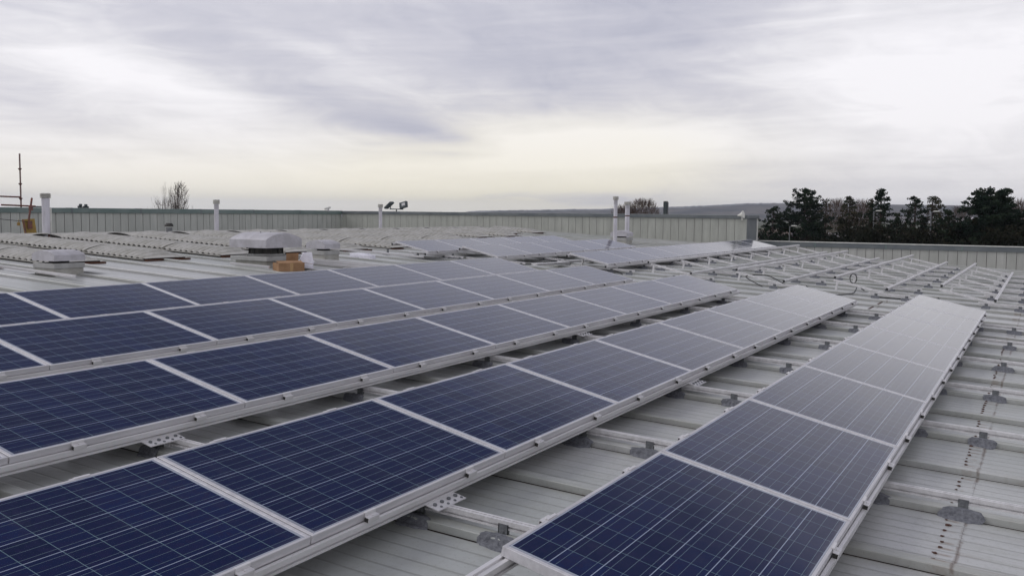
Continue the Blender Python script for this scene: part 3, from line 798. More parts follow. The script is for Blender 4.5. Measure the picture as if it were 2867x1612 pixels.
# ------------------------------------------------------------------ roof fans
def hood_mesh(wx, wy, h0, h1, axis='y', ov=.03):
    """vaulted hood: vertical skirt h0, arch up to h1; arch spans x if axis=='y'"""
    b = MB(); n = 14; prof = []
    W = wx if axis == 'y' else wy; Lh = wy if axis == 'y' else wx
    for i in range(n + 1):
        s_ = -1 + 2 * i / n; prof.append((s_ * W / 2, h0 + (h1 - h0) * (1 - abs(s_) ** 2.3)))
    pts = []
    for sgn, ins in ((-1, 0.0), (1, 0.0)):
        pts.append([(sgn * Lh / 2, 0)])
    # rings from one end to the other with a slightly hipped end
    rings = [(-Lh / 2, 0.0), (-Lh / 2 + .02, .75), (-Lh / 2 + .06, .96), (-Lh / 2 + .14, 1.0), (Lh / 2 - .14, 1.0), (Lh / 2 - .06, .96), (Lh / 2 - .02, .75), (Lh / 2, 0.0)]
    rings = [(-Lh / 2, .80), (-Lh / 2 + .05, .97), (-Lh / 2 + .12, 1.0), (Lh / 2 - .12, 1.0), (Lh / 2 - .05, .97), (Lh / 2, .80)]
    for (l, k) in rings:
        row = [(prof[0][0], 0.0)] + [(a, h0 + (z_ - h0) * k if z_ > h0 else z_) for a, z_ in prof] + [(prof[-1][0], 0.0)]
        for a, z_ in row:
            b.v.append((a, l, z_) if axis == 'y' else (l, a, z_))
    m_ = n + 3
    for r_ in range(len(rings) - 1):
        for i in range(m_ - 1):
            q = (r_ * m_ + i, r_ * m_ + i + 1, (r_ + 1) * m_ + i + 1, (r_ + 1) * m_ + i); b.f.append(q); b.mi.append(0)
    for r_ in (0, len(rings) - 1):
        b.f.append(tuple(r_ * m_ + i for i in range(m_))); b.mi.append(0)
    return b
def roof_fan(loc, w_, hh, axis, label, big=False, rz=0.0):
    root = empty('roof_fan', loc, label, 'roof fan', 'hooded roof fans', rz)
    ch = hh * (.27 if big else .44); nk = hh * (.52 if big else .55)
    c = MB(); kk = .42 if big else .46; c.box(-w_ * kk, w_ * kk, -w_ * kk, w_ * kk, -.03, ch * .62); bevel(c.obj('curb', M['curb'], root), .006)
    c = MB(); c.box(-w_ * .49, w_ * .49, -w_ * .49, w_ * .49, ch * .60, ch * 1.05); bevel(c.obj('curb_cap', M['curb2'], root), .008)
    c = MB(); c.lathe([(w_ * .37, ch * 1.04), (w_ * .37, ch * 1.25), (w_ * .36, ch * 1.27)], n=28) if big else c.lathe([(w_ * .26, ch * 1.04), (w_ * .26, ch * 1.08)], n=20)
    c.obj('collar', M['curb2'], root, True)
    tr0 = .325 if big else .27; c = MB(); c.lathe([(w_ * tr0, ch), (w_ * tr0, nk + .04)], n=24)
    if big:
        for k in range(12):
            t = 2 * math.pi * k / 12; c.tube((w_ * .34 * math.cos(t), w_ * .34 * math.sin(t), ch * 1.2), (w_ * .34 * math.cos(t), w_ * .34 * math.sin(t), nk + .02), .014, n=6)
    c.obj('fan_throat', M['dark'], root)
    hb = hood_mesh(w_, w_, hh * .23, hh * (.42 if big else .41), axis); o = hb.obj('hood', M['hood'], root); o.location = (0, 0, nk)
    bevel(o, .006, 2)
    c = MB(); 
    for sx in (-.28, .28):
        c.lathe([(.012, nk + hh * .38), (.012, nk + hh * (.43 if big else .42))], sx * w_ * .5, 0, n=8)
    c.obj('bolt', M['galv'], root)
    return root
roof_fan((9.66, 13.86, zr(13.86)), .56, .42, 'x', 'small white hooded roof fan at the left edge, nearest of the small ones')
roof_fan((13.86, 13.42, zr(13.42)), .98, .70, 'y', 'big white hooded roof fan behind the cardboard box', True)
roof_fan((15.95, 13.75, zr(13.75)), .52, .46, 'x', 'small hooded roof fan tucked right behind the big fan')
roof_fan((31.6, 13.3, zr(13.3)), .62, .52, 'x', 'small hooded roof fan far off beside the two thin pipes')
# weathered flat flashing by the small fan
b = MB(); b.box(9.35, 10.35, 13.62, 14.2, zr(13.9) + .042, zr(13.9) + .046); tag(b.obj('flashing_sheet', M['roof']), 'flat flashing sheet on the roof right of the small left fan', 'flashing')

# ------------------------------------------------------------------ vent pipes
def vent_pipe(x_, y_, zt, r_, label, cap='louvre', zb=None):
    zb = zr(y_) if zb is None else zb
    root = empty('vent_pipe', (x_, y_, zb), label, 'vent pipe', 'upright vent pipes on the roof')
    h = zt - zb
    b = MB(); b.lathe([(r_, -.05), (r_, h - .12)], n=20); b.obj('pipe', M['galv'] if cap == 'dark' else M['pipe'], root, False)
    if cap == 'louvre':
        c = MB()
        for k in range(3): c.lathe([(r_ * 1.30, h - .12 + k * .036), (r_ * 1.42, h - .11 + k * .036), (r_ * 1.42, h - .098 + k * .036), (r_ * 1.25, h - .088 + k * .036)], n=20)
        c.obj('cap', M['curb'], root)
        c = MB(); c.lathe([(r_ * 1.1, h - .12), (r_ * 1.1, h - .01)], n=16); c.obj('cap_core', M['dark'], root)
        c = MB(); c.lathe([(r_ * 1.04, h - .30), (r_ * 1.08, h - .13)], n=20); c.obj('socket', M['pipe'], root)
    elif cap == 'plain':
        c = MB(); c.lathe([(r_ * 1.45, h - .12), (r_ * 1.5, h - .11), (r_ * 1.5, h - .02), (r_ * 1.4, h)], n=20); c.obj('cap', M['curb'], root)
        c = MB(); c.lathe([(r_ * 1.1, h - .26), (r_ * 1.1, h - .14)], n=20); c.obj('socket', M['hood'], root)
    else:
        c = MB(); c.lathe([(r_ * 1.25, h - .09), (r_ * 1.3, h - .08), (r_ * 1.3, h - .05), (r_ * .9, h)], n=20); c.obj('cap', M['dark'], root)
    c = MB(); c.lathe([(r_ * 1.35, .02), (r_ * 1.12, .09), (r_ * 1.05, .10)], n=20); c.obj('boot', M['seal'], root)
    return root
p = vent_pipe(14.05, 20.6, .34, .085, 'fat white vent pipe with louvred cap at the left, beside the yellow board')
b = MB(); b.tube((.115, .0, .15), (.115, .0, .78), .03, n=10); b.obj('side_pipe', M['flash'], p)
b = MB(); b.box(-.16, .16, -.11, -.09, .06, .085); b.box(-.02, .02, -.11, -.09, .0, .16); b.obj('clip', M['rustred'], p)
vent_pipe(19.33, 20.6, .265, .062, 'white vent pipe against the left wall between the bare tree and big fan', 'plain')
vent_pipe(26.95, 20.6, .235, .060, 'white vent pipe left of the twin floodlights', 'plain')
p = vent_pipe(29.7, 12.75, .57, .063, 'tallest thin white vent pipe, left of the pair near the end wall', 'plain')
b = MB(); b.lathe([(.07, .98), (.07, 1.02)], n=16); b.obj('clip', M['rust'], p)
p = vent_pipe(34.0, 14.1, .45, .088, 'thicker vent pipe, right of the pair near the end wall', 'plain')
b = MB(); b.lathe([(.093, .96), (.093, 1.0)], n=16); b.obj('clip', M['rust'], p)
vent_pipe(17.65, 20.6, -.39, .085, 'short grey vent stub with dark lid against the left wall', 'dark')

# ------------------------------------------------------------------ cardboard box and white packing
def cardboard():
    root = empty('cardboard_box', (13.42, 12.42, zr(12.4)), 'open brown cardboard box with one flap up, in front of the big fan', 'cardboard box')
    root.rotation_euler = (0, 0, R(-28))
    b = MB(); t_ = .006; w_, d, h = .50, .34, .155
    b.box(-w_/2, w_/2, -d/2, -d/2 + t_, 0, h); b.box(-w_/2, w_/2, d/2 - t_, d/2, 0, h); b.box(-w_/2, -w_/2 + t_, -d/2 + t_, d/2 - t_, 0, h); b.box(w_/2 - t_, w_/2, -d/2 + t_, d/2 - t_, 0, h); b.box(-w_/2 + t_, w_/2 - t_, -d/2 + t_, d/2 - t_, 0, t_)
    b.obj('body', M['card'], root)
    f_ = MB(); mt = Matrix.Translation((.06, d/2, h)) @ Matrix.Rotation(R(8), 4, 'X'); f_.box(-.05, w_/2 - .06, 0, t_, 0, .17, 0, mt); f_.obj('flap', M['card'], root)
    f_ = MB(); mt = Matrix.Translation((0, -d/2, h)) @ Matrix.Rotation(R(12), 4, 'X'); f_.box(-w_/2, w_/2 - .02, 0, .16, 0, t_, 0, mt); f_.obj('flap', M['card'], root)
    f_ = MB(); mt = Matrix.Translation((w_/2, 0, h)) @ Matrix.Rotation(R(10), 4, 'Y'); f_.box(0, .17, -d/2 + .01, d/2 - .01, 0, t_, 0, mt); f_.obj('flap', M['card'], root)
    f_ = MB(); f_.box(-.03, .03, -d/2 - .0015, -d/2 - .0004, 0, h); f_.box(w_/2 + .0004, w_/2 + .0015, -.03, .03, 0, h); f_.obj('tape', M['tape'], root)
cardboard()
b = MB(); pr = [(-.12, 0), (.12, 0), (.12, .12), (.135, .13), (.135, .17), (.12, .18), (.10, .34), (-.06, .34), (-.12, .22), (-.12, .12), (-.17, .10), (-.17, .05), (-.12, .05)]
n = len(pr); b.add([(a, -.05, c) for a, c in pr] + [(a, .05, c) for a, c in pr], [(i, (i + 1) % n, n + (i + 1) % n, n + i) for i in range(n)] + [tuple(reversed(range(n))), tuple(range(n, 2 * n))])
o = bevel(b.obj('packing_moulding', M['poly']), .008); o.location = (13.92, 12.42, zr(12.42) - .005); o.rotation_euler = (R(-5), 0, R(-38)); tag(o, 'upright white foam packing moulding beside the cardboard box', 'packing')

# ------------------------------------------------------------------ scaffold, stand, board
root = empty('scaffold', (21.2, 32.5, ZG), 'rusty scaffold tubes rising behind the left wall', 'scaffold')
L = Vector((21.2, 32.5, ZG))
def sc(name, a, b_, r_, mt='rustgrey', col=()):
    m_ = MB(); m_.tube(Vector(a) - L, Vector(b_) - L, r_, n=10); o = m_.obj(name, M[mt], root)
    return o
std = sc('standard', (21.18, 32.5, ZG), (21.2, 32.5, 1.93), .028)
for zc in (1.38, .84, .31): 
    m_ = MB(); m_.lathe([(.03, -.045), (.062, 0), (.066, .02), (.03, .022)], n=12); o = m_.obj('coupler_cup', M['rustred'], std); o.location = Vector((21.193, 32.5, zc)) - L
sc('ledger', (17.9, 32.5, .42), (21.17, 32.5, .36), .028, 'rustred')
sc('ledger', (20.42, 32.45, .07), (21.72, 32.45, .035), .030, 'rustred')
sc('ledger', (21.55, 32.55, .02), (22.05, 32.55, .02), .024, 'bare')
sc('standard', (17.9, 32.5, ZG), (17.9, 32.5, 1.6), .028)
root = empty('board_stand', (15.9, 24, zr(24)), 'yellow timber board on a rusty upright before the left wall', 'board')
L2 = Vector((15.9, 24, zr(24)))
m_ = MB(); m_.tube(Vector((15.97, 24, .25)) - L2, Vector((15.86, 24, -.36)) - L2, .026, n=10); m_.obj('upright', M['rustred'], root)
m_ = MB(); m_.box(-.045, .045, -.03, .03, -.07, .07); o = m_.obj('coupler', M['rustred'], root); o.location = Vector((15.93, 24, -.02)) - L2
m_ = MB(); m_.box(-.07, .05, -.05, -.025, -.16, .05); o = m_.obj('coupler', M['rustred'], root); o.location = Vector((15.86, 23.97, -.42)) - L2
m_ = MB(); m_.add([(15.69, 24, -.33), (16.03, 24, -.31), (16.12, 24, -.98), (15.80, 24, -.98), (15.69, 24.05, -.33), (16.03, 24.05, -.31), (16.12, 24.05, -.98), (15.80, 24.05, -.98)], [(0, 3, 2, 1), (4, 5, 6, 7), (0, 1, 5, 4), (1, 2, 6, 5), (2, 3, 7, 6), (3, 0, 4, 7)])
o = m_.obj('board', M['board'], root); o.location = -L2
m_ = MB(); m_.beam((15.685, 23.98, -.34), (15.80, 23.98, -.98), .03, .03); o = m_.obj('edge_strap', M['rustred'], root); o.location = -L2
def cable(name, pts, r_, label, mt='black', cat='cable', grp=None):
    m_ = MB(); pts = [Vector(p_) for p_ in pts]; fine_ = []
    for i in range(len(pts) - 1):
        p0 = pts[max(i - 1, 0)]; p1 = pts[i]; p2 = pts[i + 1]; p3 = pts[min(i + 2, len(pts) - 1)]
        for k in range(6):
            t = k / 6; fine_.append(.5 * ((2 * p1) + (-p0 + p2) * t + (2 * p0 - 5 * p1 + 4 * p2 - p3) * t * t + (-p0 + 3 * p1 - 3 * p2 + p3) * t ** 3))
    fine_.append(pts[-1])
    for a, c in zip(fine_, fine_[1:]): m_.tube(a, c, r_, n=6, cap=True)
    return tag(m_.obj(name, M[mt]), label, cat, grp)
cable('cable', [(13.0, 24, -.22), (14.4, 24, -.27), (15.2, 24, -.335), (15.9, 24, -.40)], .008, 'thin dark cable strung to the yellow board from the left edge')
b = MB(); b.box(-.035, .035, -.02, .02, -.12, -.035); b.tube((0, 0, -.04), (0, 0, .04), .008, n=6)
o = b.obj('hanging_tag', M['board']); o.location = (15.57, 24, -.375); tag(o, 'small yellow tag hanging from the dark cable', 'tag')

# ------------------------------------------------------------------ floodlights, siren, camera
root = empty('floodlight_mast', (37.1, 27.39, -.03), 'twin dark floodlights on a short mast over the end wall', 'floodlight')
m_ = MB(); m_.tube((0, 0, -.1), (0, 0, .12), .03, n=10); m_.obj('mast', M['bare'], root)
m_ = MB(); m_.tube((0, .40, .12), (0, -.40, .12), .022, n=8); m_.obj('crossbar', M['bare'], root)
for sy, rx_, ry_ in ((1, 38, 0), (-1, -14, 12)):
    lp = MB(); mt = Matrix.Translation((0, sy * .42, .32)) @ Matrix.Rotation(R(rx_ * 1.0), 4, 'X') @ Matrix.Rotation(R(ry_), 4, 'Y')
    if sy > 0: lp.box(-.10, .10, -.25, .25, -.05, .05, 0, mt @ Matrix.Rotation(R(-75), 4, 'X') @ Matrix.Rotation(R(0), 4, 'Z'))
    else: lp.box(-.07, .07, -.21, .21, -.15, .15, 0, mt)
    if sy > 0:
        lp = MB(); mt2 = Matrix.Translation((0, .44, .30)) @ Matrix.Rotation(R(-38), 4, 'X'); lp.box(-.15, .15, -.24, .24, -.045, .055, 0, mt2)
    o = lp.obj('lamp_head', M['bare'], root); bevel(o, .02)
    if sy < 0:
        gl = MB(); gl.box(-.075, -.071, -.14, .06, -.05, .08, 0, mt); gl.obj('lamp_glass', M['glassl'], o)
    br_ = MB(); br_.beam((0, sy * .34, .12), (0, sy * .36, .24), .04, .02); br_.obj('lamp_bracket', M['bare'], root)
# horn loudspeaker
root = empty('horn_speaker', (36.95, 10.3, -.06), 'white horn on the right end of the tall end wall', 'horn')
m_ = MB(); n = 16; prof = [(.03, 0), (.05, .08), (.08, .15), (.16, .24)]; m_.lathe(prof, n=n); o = m_.obj('horn', M['flash'], root); o.rotation_euler = (R(78), 0, R(-5)); o.location = (-.12, .30, .02)
m_ = MB(); m_.box(-.10, -.04, .10, .16, -.16, .06); m_.obj('bracket', M['flash'], root)
root = empty('security_camera', (35.9, 30.62, -.01), 'small pale security camera on the left wall near the corner', 'camera')
m_ = MB(); m_.box(-.20, .14, -.07, .07, .07, .17, 0, Matrix.Rotation(R(-12), 4, 'Y')); bevel(m_.obj('housing', M['flash'], root), .02)
m_ = MB(); m_.tube((0, 0, -.05), (0, 0, .08), .035, n=8); m_.obj('mount', M['pipe'], root)
b = MB(); r_ = random.Random(2)
for k in range(7):
    cx_, cz = -.16 + k * .055, r_.uniform(.02, .06); b.box(cx_ - .04, cx_ + .04, -.04, .04, -.02, cz + (.07 if k in (1, 5) else 0))
o = b.obj('bracket_stub', M['bare']); o.location = (22.5, 30.8, .01); tag(o, 'small dark bracket stub on top of the green coping', 'bracket')

# ------------------------------------------------------------------ cables under the bare racks
z_ = lambda y_: zr(y_) + .012
cable('cable', [(17.9, 8.6, z_(8.6)), (18.6, 8.0, z_(8)), (19.2, 8.05, z_(8)), (19.6, 8.4, z_(8.4) + .03), (20.1, 9.1, z_(9.1) + .05), (20.8, 9.6, z_(9.6))], .011, 'black cable snaking from the walkway under the far panel row', grp='black cables on the roof')
cable('cable', [(19.3, 5.0, z_(5) + .02), (19.5, 5.4, z_(5) + .2), (19.7, 5.0, z_(5) + .22), (19.7, 4.6, z_(5) + .05), (20.2, 4.3, z_(4.3)), (20.9, 4.5, z_(4.5))], .011, 'black cable looping at the near end of the second bare rack', grp='black cables on the roof')
cable('cable', [(19.1, 3.6, z_(3.6)), (19.7, 3.3, z_(3.3) + .02), (20.3, 3.3, z_(3.3) + .12), (20.8, 3.2, z_(3.2)), (21.2, 2.8, z_(2.8))], .011, 'black cable on the roof at the near end of the rack with the coil', grp='black cables on the roof')
cable('cable', [(19.6, 2.9, z_(2.9)), (19.7, 2.4, z_(2.4)), (20.2, 1.9, z_(1.9)), (20.9, 1.8, z_(1.8))], .010, 'black cable on the roof between the last two bare racks', grp='black cables on the roof')
pts = [(21.0 + .004 * t, 3.52 + .07 * math.cos(t * .8), -1.33 + .10 * math.sin(t * .8)) for t in range(18)]
cable('cable_coil', pts, .007, 'coil of black cable hanging below the rail of the second bare rack from the parapet', cat='cable coil')
cable('cable', [(5.6, 4.1, z_(4.1)), (6.6, 4.25, z_(4.2)), (7.5, 4.15, z_(4.15)), (8.8, 4.3, z_(4.3))], .007, 'black cable in the shade between the middle row and the bottom left row', grp='black cables on the roof')
cable('cable', [(19.0, 10.9, z_(10.9)), (19.8, 10.5, z_(10.5)), (20.3, 10.45, z_(10.4) + .05), (21.4, 10.3, z_(10.3))], .012, 'black cable among the white offcuts before the far rows', grp='black cables on the roof')
b = MB(); b.tube((0, 0, .0), (0, 0, .035), .075, n=14); o = b.obj('cable_reel', M['black']); o.location = (20.0, 10.35, zr(10.35) + .01); tag(o, 'flat black cable reel among the white offcuts', 'cable reel')

# ------------------------------------------------------------------ trees
def leaf_clump(b, c, r_, n, rnd, size):
    for _ in range(n):
        while True:
            d = Vector((rnd.uniform(-1, 1), rnd.uniform(-1, 1), rnd.uniform(-1, 1)))
            if d.length < 1: break
        p_ = c + Vector((d.x * r_, d.y * r_, d.z * r_ * .55))
        a = Vector((rnd.gauss(0, 1), rnd.gauss(0, 1), rnd.gauss(0, .6))).normalized(); q = a.orthogonal().normalized()
        q = (Matrix.Rotation(rnd.uniform(0, 6.28), 3, a) @ q)
        s_ = size * rnd.uniform(.6, 1.3)
        o = len(b.v); b.v += [tuple(p_ - q * s_ * .5 - a.cross(q) * s_ * .18), tuple(p_ + q * s_ * .6), tuple(p_ - q * s_ * .4 + a.cross(q) * s_ * .28)]
        b.f.append((o, o + 1, o + 2)); b.mi.append(0)
def pine(h, spread, seed, shape='pine', dens=1.0):
    rnd = random.Random(seed); tr = MB(); cr = MB()
    tr.tube((0, 0, -.2), (rnd.uniform(-.1, .1), rnd.uniform(-.1, .1), h * .96), .02 * h, .004 * h, n=7)
    nb = int(h * (13 if shape == 'dome' else 11) * dens * (.9 + spread * .50))
    lob = [rnd.uniform(.55, 1.15) for _ in range(9)]
    for k in range(nb):
        t = .16 + .82 * (k + rnd.random()) / nb; zc = h * t; a = rnd.uniform(0, 6.283)
        if shape == 'spruce': env = min(1, (1 - t) * 2.3) ** .95
        elif shape == 'dome': env = min(1, (1 - t) * 3.3) ** .6
        else: env = min(1, (1 - t) * 2.6) ** .8
        # uneven outline: each sector of the crown and each height band has its own reach
        sec = lob[int(a / 6.284 * 8)] * (1 + .42 * noise.noise(Vector((a * .8, t * 9, seed * 3.1))))
        L_ = max(.12, spread * 1.12 * env * (sec if shape != 'dome' else .85 + .15 * sec) * rnd.uniform(.45, 1.0))
        up_ = {'spruce': rnd.uniform(-.30, .05), 'dome': rnd.uniform(.0, .4)}.get(shape, rnd.uniform(-.05, .55))
        e = Vector((math.cos(a) * L_, math.sin(a) * L_, min(zc + up_ * L_, h))); s_ = Vector((0, 0, zc))
        tr.tube(s_, e, .010 * L_ + .008, .005, n=4, cap=False)
        m_ = max(1, int(L_ / .34))
        for j in range(m_):
            f_ = .30 + .70 * (j + 1) / m_
            c = s_.lerp(e, f_) + Vector((rnd.uniform(-.12, .12), rnd.uniform(-.12, .12), rnd.uniform(-.02, .14)))
            leaf_clump(cr, c, .13 + .16 * rnd.random(), int(22 * dens), rnd, .17)
    leaf_clump(cr, Vector((0, 0, h * .98)), .2, 30, rnd, .14)
    return tr, cr
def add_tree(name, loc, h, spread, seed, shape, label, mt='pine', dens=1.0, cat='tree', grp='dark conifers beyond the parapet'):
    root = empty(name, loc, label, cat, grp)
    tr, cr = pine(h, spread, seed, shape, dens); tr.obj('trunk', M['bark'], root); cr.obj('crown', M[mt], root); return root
H = lambda zt: zt - ZG
add_tree('pine_tree', (72.8, 18.13, ZG), H(.62), 2.1, 1, 'pine', 'small dark pine nearest the end wall corner')
add_tree('pine_tree', (73.3, 15.92, ZG), H(2.05), 3.1, 2, 'pine', 'tall broad pine, biggest of the left group beyond the parapet', dens=1.15)
add_tree('pine_tree', (76.5, 15.02, ZG), H(1.38), 1.3, 3, 'pine', 'slim ragged pine just right of the tall broad pine', 'pine2', .7)
add_tree('pine_tree', (72.9, 12.71, ZG), H(1.5), 1.9, 4, 'pine', 'medium pine standing alone between two pale bare trees', 'pine2')
add_tree('spruce_tree', (71.3, 10.22, ZG), H(1.98), 2.3, 5, 'spruce', 'pointed dark spruce left of the lamp post', dens=1.1)
add_tree('pine_tree', (73.2, 11.2, ZG), H(1.3), 1.0, 6, 'pine', 'small pine leaning against the left side of the pointed spruce', 'pine2', .8)
add_tree('pine_tree', (69.5, 7.85, ZG), H(1.42), 2.0, 7, 'pine', 'round topped pine right of the pointed spruce')
add_tree('pine_tree', (69.7, 6.65, ZG), H(1.36), 2.0, 8, 'pine', 'flat topped pine beside the round topped one', 'pine2')
add_tree('pine_tree', (69.4, 8.9, ZG), H(.28), .9, 9, 'pine', 'low dark pine between the spruce and round topped pine', dens=.8)
add_tree('pine_tree', (65.8, 5.44, ZG), H(.45), 2.0, 10, 'pine', 'lower dark pine left of the white barn roof')
add_tree('conifer_tree', (59.9, 2.75, ZG), H(1.58), 2.6, 12, 'dome', 'huge dense dark conifer near the right edge', dens=1.6)

def bare_tree(h, spread, seed, depth=6, r0=.09, fan=.45, up=.6):
    rnd = random.Random(seed); b = MB()
    def br_(p_, d, L_, r_, k):
        q = p_; seg = 3
        for i in range(seg):
            d2 = (d + Vector((rnd.gauss(0, .09), rnd.gauss(0, .09), rnd.gauss(0, .05)))).normalized()
            e = q + d2 * (L_ / seg); b.tube(q, e, r_ * (1 - .25 * i / seg), r_ * (1 - .25 * (i + 1) / seg), n=4 if r_ > .015 else 3, cap=False)
            if k > 0 and i > 0 or k > depth - 2:
                if rnd.random() < .5 and k > 0:
                    s_ = (d2 + Vector((rnd.gauss(0, fan), rnd.gauss(0, fan), rnd.uniform(.0, up)))).normalized(); br_(e, s_, L_ * .55, r_ * .5, k - 2) if k > 1 else None
            q = e; d = d2
        if k > 0:
            for j in range(3 if k > 2 else 2):
                s_ = (d + Vector((rnd.gauss(0, fan), rnd.gauss(0, fan), rnd.uniform(0, up)))).normalized()
                br_(q, s_, L_ * rnd.uniform(.66, .86), max(r_ * .62, .007), k - 1)
    br_(Vector((0, 0, -.2)), Vector((0, 0, 1)), h * .27, r0, depth)
    zs = max(v_[2] for v_ in b.v); k = h / zs
    b.v = [(x_ * spread, y_ * spread, z__ * k) for x_, y_, z__ in b.v]
    return b
def twig_crown(h, z0, w_, n, seed):
    rnd = random.Random(seed); b = MB(); cz = z0 + (h - z0) * .45
    for _ in range(n):
        a = rnd.uniform(0, 6.283); q = math.sqrt(rnd.random()); f_ = rnd.uniform(.12, 1.0)
        env = math.sin(min(1, (f_ * .9 + .1)) * math.pi * .80 + .22) ** .8 if f_ < 1 else .3
        p_ = Vector((math.cos(a) * q * w_ * env, math.sin(a) * q * w_ * env, z0 + (h - z0) * f_ * .93))
        d = Vector((math.cos(a) * q * .55 + rnd.gauss(0, .2), math.sin(a) * q * .55 + rnd.gauss(0, .2), 1.0)).normalized()
        L_ = rnd.uniform(.25, .6) * (h - z0) * .22 + .15
        b.tube(p_ - d * L_ * .5, p_ + d * L_ * .5, .013, .004, n=3, cap=False)
    return b
def add_bare(name, loc, zt, spread, seed, label, mt='twig', depth=6, grp='leafless winter trees', crown=(3.0, 1.0, 900), **kw):
    b = bare_tree(zt - ZG, spread, seed, depth, **kw); 
    root = empty(name, loc, label, 'tree', grp)
    # thick wood and fine twigs split by height of the first fork
    b.obj('branches', M[mt], root)
    cz_, cw_, cn_ = crown; twig_crown(zt - ZG, zt - ZG - cz_, cw_, cn_, seed).obj('twigs', M[mt], root)
    t = MB(); t.tube((0, 0, -.3), (0, 0, (zt - ZG) * .2), .13, .10, n=8); t.obj('trunk', M['bark'], root)
    return root
add_bare('bare_tree', (39.48, 45.18, ZG), 1.66, .36, 21, 'leafless tree with upswept crown behind the left wall', 'twig', 7, fan=.30, up=.8, crown=(2.6, .62, 260))
add_bare('bare_tree', (40.07, 47.31, ZG), .55, .32, 22, 'thin low twigs left of the leafless tree behind the left wall', 'twig', 4, fan=.5, crown=(1.5, .75, 60))
add_bare('bare_tree', (83.67, 33.16, ZG), 1.5, .75, 23, 'round reddish brown leafless tree behind the thicker vent pipe', 'twigb', 7, fan=.5, up=.4, crown=(3.2, 1.75, 1900))
add_bare('bare_tree', (82.9, 34.6, ZG), .9, .7, 24, 'lower reddish brown leafless tree between the two vent pipes', 'twigb', 6, fan=.5, up=.4, crown=(2.6, 1.4, 1500))
add_bare('bare_tree', (80.62, 14.97, ZG), 1.5, .45, 25, 'pale bare tree right of the slim ragged pine', 'twigb', 6, fan=.35)
add_bare('bare_tree', (83.9, 13.56, ZG), 1.5, .5, 26, 'pale bare tree left of the pointed spruce', 'twigb', 6, fan=.35)
add_bare('bare_tree', (74.8, 5.39, ZG), .85, .55, 27, 'bare tree in front of the white barn roof', 'twig', 6, fan=.45)
add_bare('bare_tree', (63.9, 1.3, ZG), 1.2, .55, 28, 'brown bare tree at the right edge beside the huge conifer', 'twigb', 7, fan=.45)

# undergrowth bushes: three shapes copied along the boundary
def bush_mesh(seed, w_, h, n):
    rnd = random.Random(seed); b = MB()
    for _ in range(n):
        a = rnd.uniform(0, 6.283); rr_ = math.sqrt(rnd.random()) * w_; zz_ = h * (1 - (rr_ / w_) ** 2 * .45) * rnd.uniform(.25, 1.0)
        leaf_clump(b, Vector((math.cos(a) * rr_, math.sin(a) * rr_, zz_)), .42, 16, rnd, .24)
    return b.mesh('foliage', M['bushm'])
bms = [bush_mesh(s_, 2.5, 7.0, 620) for s_ in (31, 32, 33)]
stm = MB()
for k in range(5): stm.tube((0, 0, -.2), (math.cos(k * 1.25) * 1.1, math.sin(k * 1.25) * 1.1, 5.0), .06, .02, n=5)
stm = stm.mesh('stems', M['bark'])
rnd = random.Random(77)
spots = []
for i in range(22):
    yy = 19.5 - i * 1.05; xx = 70 - (19.5 - yy) * .55 + rnd.uniform(-2, 2)
    if i < 5: hsc = rnd.uniform(.98, 1.06)
    elif i < 8: hsc = rnd.uniform(1.02, 1.08)
    else: hsc = rnd.uniform(1.18, 1.30)
    spots.append((xx, yy, hsc))
for i in range(9): spots.append((58 - i * .9 + rnd.uniform(-1, 1), 4.2 - i * 1.1, rnd.uniform(1.14, 1.24)))
for i, (xx, yy, hs) in enumerate(spots):
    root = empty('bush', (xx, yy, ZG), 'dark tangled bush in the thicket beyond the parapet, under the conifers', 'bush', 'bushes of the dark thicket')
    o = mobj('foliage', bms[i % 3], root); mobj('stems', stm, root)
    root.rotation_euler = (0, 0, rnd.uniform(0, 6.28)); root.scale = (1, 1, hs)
# brown leafless wood farther back
bw = MB(); rnd = random.Random(99)
for i in range(150):
    a = R(rnd.uniform(-3, 15)); rr_ = rnd.uniform(150, 260); cx_, cy_ = rr_ * math.cos(a), rr_ * math.sin(a); hh = rnd.uniform(4.5, 6.6) * (rr_ / 200) ** .3
    for k in range(34):
        a2 = rnd.uniform(0, 6.28); q = Vector((math.cos(a2), math.sin(a2), 0)) * rnd.uniform(.3, 2.8)
        p0 = Vector((cx_, cy_, ZG)) + q * .3; p1 = Vector((cx_, cy_, ZG + hh * rnd.uniform(.6, 1.0))) + q
        bw.tube(p0, p1, .10, .03, n=3, cap=False)
o = bw.obj('distant_wood', M['twigb']); tag(o, 'brown leafless wood far beyond the conifers', 'woodland', None, 'stuff')

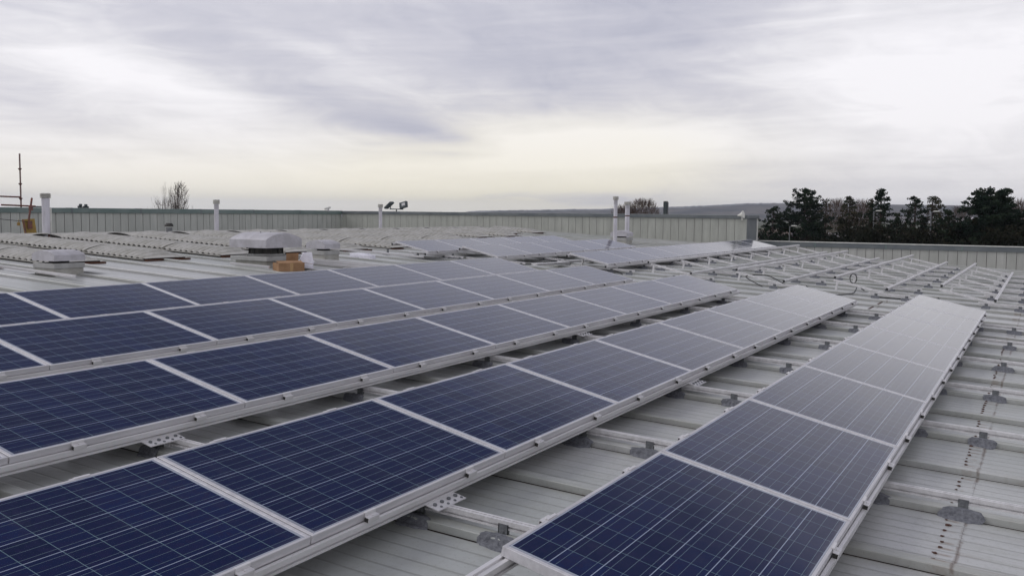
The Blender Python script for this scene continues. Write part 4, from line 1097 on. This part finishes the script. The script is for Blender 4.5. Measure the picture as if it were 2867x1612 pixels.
# ------------------------------------------------------------------ distant lamps and buildings
def lamp(loc, zt, label, rz=0.0):
    root = empty('street_lamp', loc, label, 'street lamp', 'street lamps among the trees', rz)
    h = zt - loc[2]
    b = MB(); b.tube((0, 0, 0), (0, 0, h), .06, .035, n=8); b.obj('post', M['galv'], root)
    b = MB(); b.tube((0, 0, h - .05), (0, -.16, h + .02), .03, n=6); b.obj('arm', M['galv'], root)
    b = MB(); b.box(-.10, .10, -.50, -.12, h - .01, h + .07); bevel(b.obj('lamp_head', M['flash'], root), .04)
lamp((65.0, 6.35, ZG), .30, 'street lamp with pale head before the flat topped pine')
lamp((67.2, 10.1, ZG), .32, 'street lamp before the pointed spruce')
lamp((68.6, 15.95, ZG), -.79, 'lower street lamp before the tall broad pine')
def barn(loc, w_, d, h, rh, label, rz, wm='brick', rm='whiteb'):
    root = empty('barn', loc, label, 'building', 'pale buildings beyond the trees', rz)
    b = MB(); b.box(-w_/2, w_/2, -d/2, d/2, 0, h); b.obj('wall', M[wm], root)
    b = MB(); o_ = .4
    b.add([(-w_/2 - o_, -d/2 - o_, h - .05), (-w_/2 - o_, 0, h + rh), (-w_/2 - o_, d/2 + o_, h - .05), (w_/2 + o_, -d/2 - o_, h - .05), (w_/2 + o_, 0, h + rh), (w_/2 + o_, d/2 + o_, h - .05)],
          [(0, 3, 4, 1), (1, 4, 5, 2), (0, 1, 2), (3, 5, 4), (0, 2, 5, 3)]); b.obj('roof', M[rm], root)
    for k in range(3):
        b = MB(); b.box(-w_/4 + k * w_/4 - .5, -w_/4 + k * w_/4 + .5, -d/2 - .06, -d/2 - .005, h * .3, h * .62); b.obj('window', M['dark'], root)
barn((150, 9.6, ZG), 9.5, 12, 8.0, .95, 'pale roofed building seen between the pines and the huge conifer', R(97))
barn((330, 80, ZG), 16, 9, 2.6, 1.5, 'small white house low behind the wall corner', R(100), 'whiteb', 'brick')
barn((300, 62, ZG), 14, 8, 2.5, 1.2, 'small white house low before the tall broad pine', R(95), 'whiteb')
barn((310, 52, ZG), 12, 8, 2.5, 1.2, 'small white house low left of the pointed spruce', R(92), 'whiteb')
# slim dark chimney far left of the pines
root = empty('chimney', (66.9, 24.7, ZG), 'slim dark chimney rising behind the end wall', 'chimney')
b = MB(); b.box(-.13, .13, -.13, .13, 0, 9.93 - 0.0); b.obj('shaft', M['bare'], root)
b = MB(); b.box(-.05, .05, -.21, -.135, 0, 9.86); b.obj('side_pipe', M['galv'], root)

# ------------------------------------------------------------------ haze
HAZE = 0.00015
if HAZE:
    b = MB(); b.box(-5000, 5000, -5000, 5000, ZG - 1, 62)
    m = bpy.data.materials.new('haze'); m.use_nodes = True; nt = m.node_tree; nt.nodes.clear()
    out = nt.nodes.new('ShaderNodeOutputMaterial'); pv = nt.nodes.new('ShaderNodeVolumePrincipled')
    pv.inputs['Color'].default_value = (.84, .89, 1.0, 1); pv.inputs['Density'].default_value = HAZE
    nt.links.new(pv.outputs[0], out.inputs['Volume'])
    o = b.obj('haze', m); o['kind'] = 'stuff'
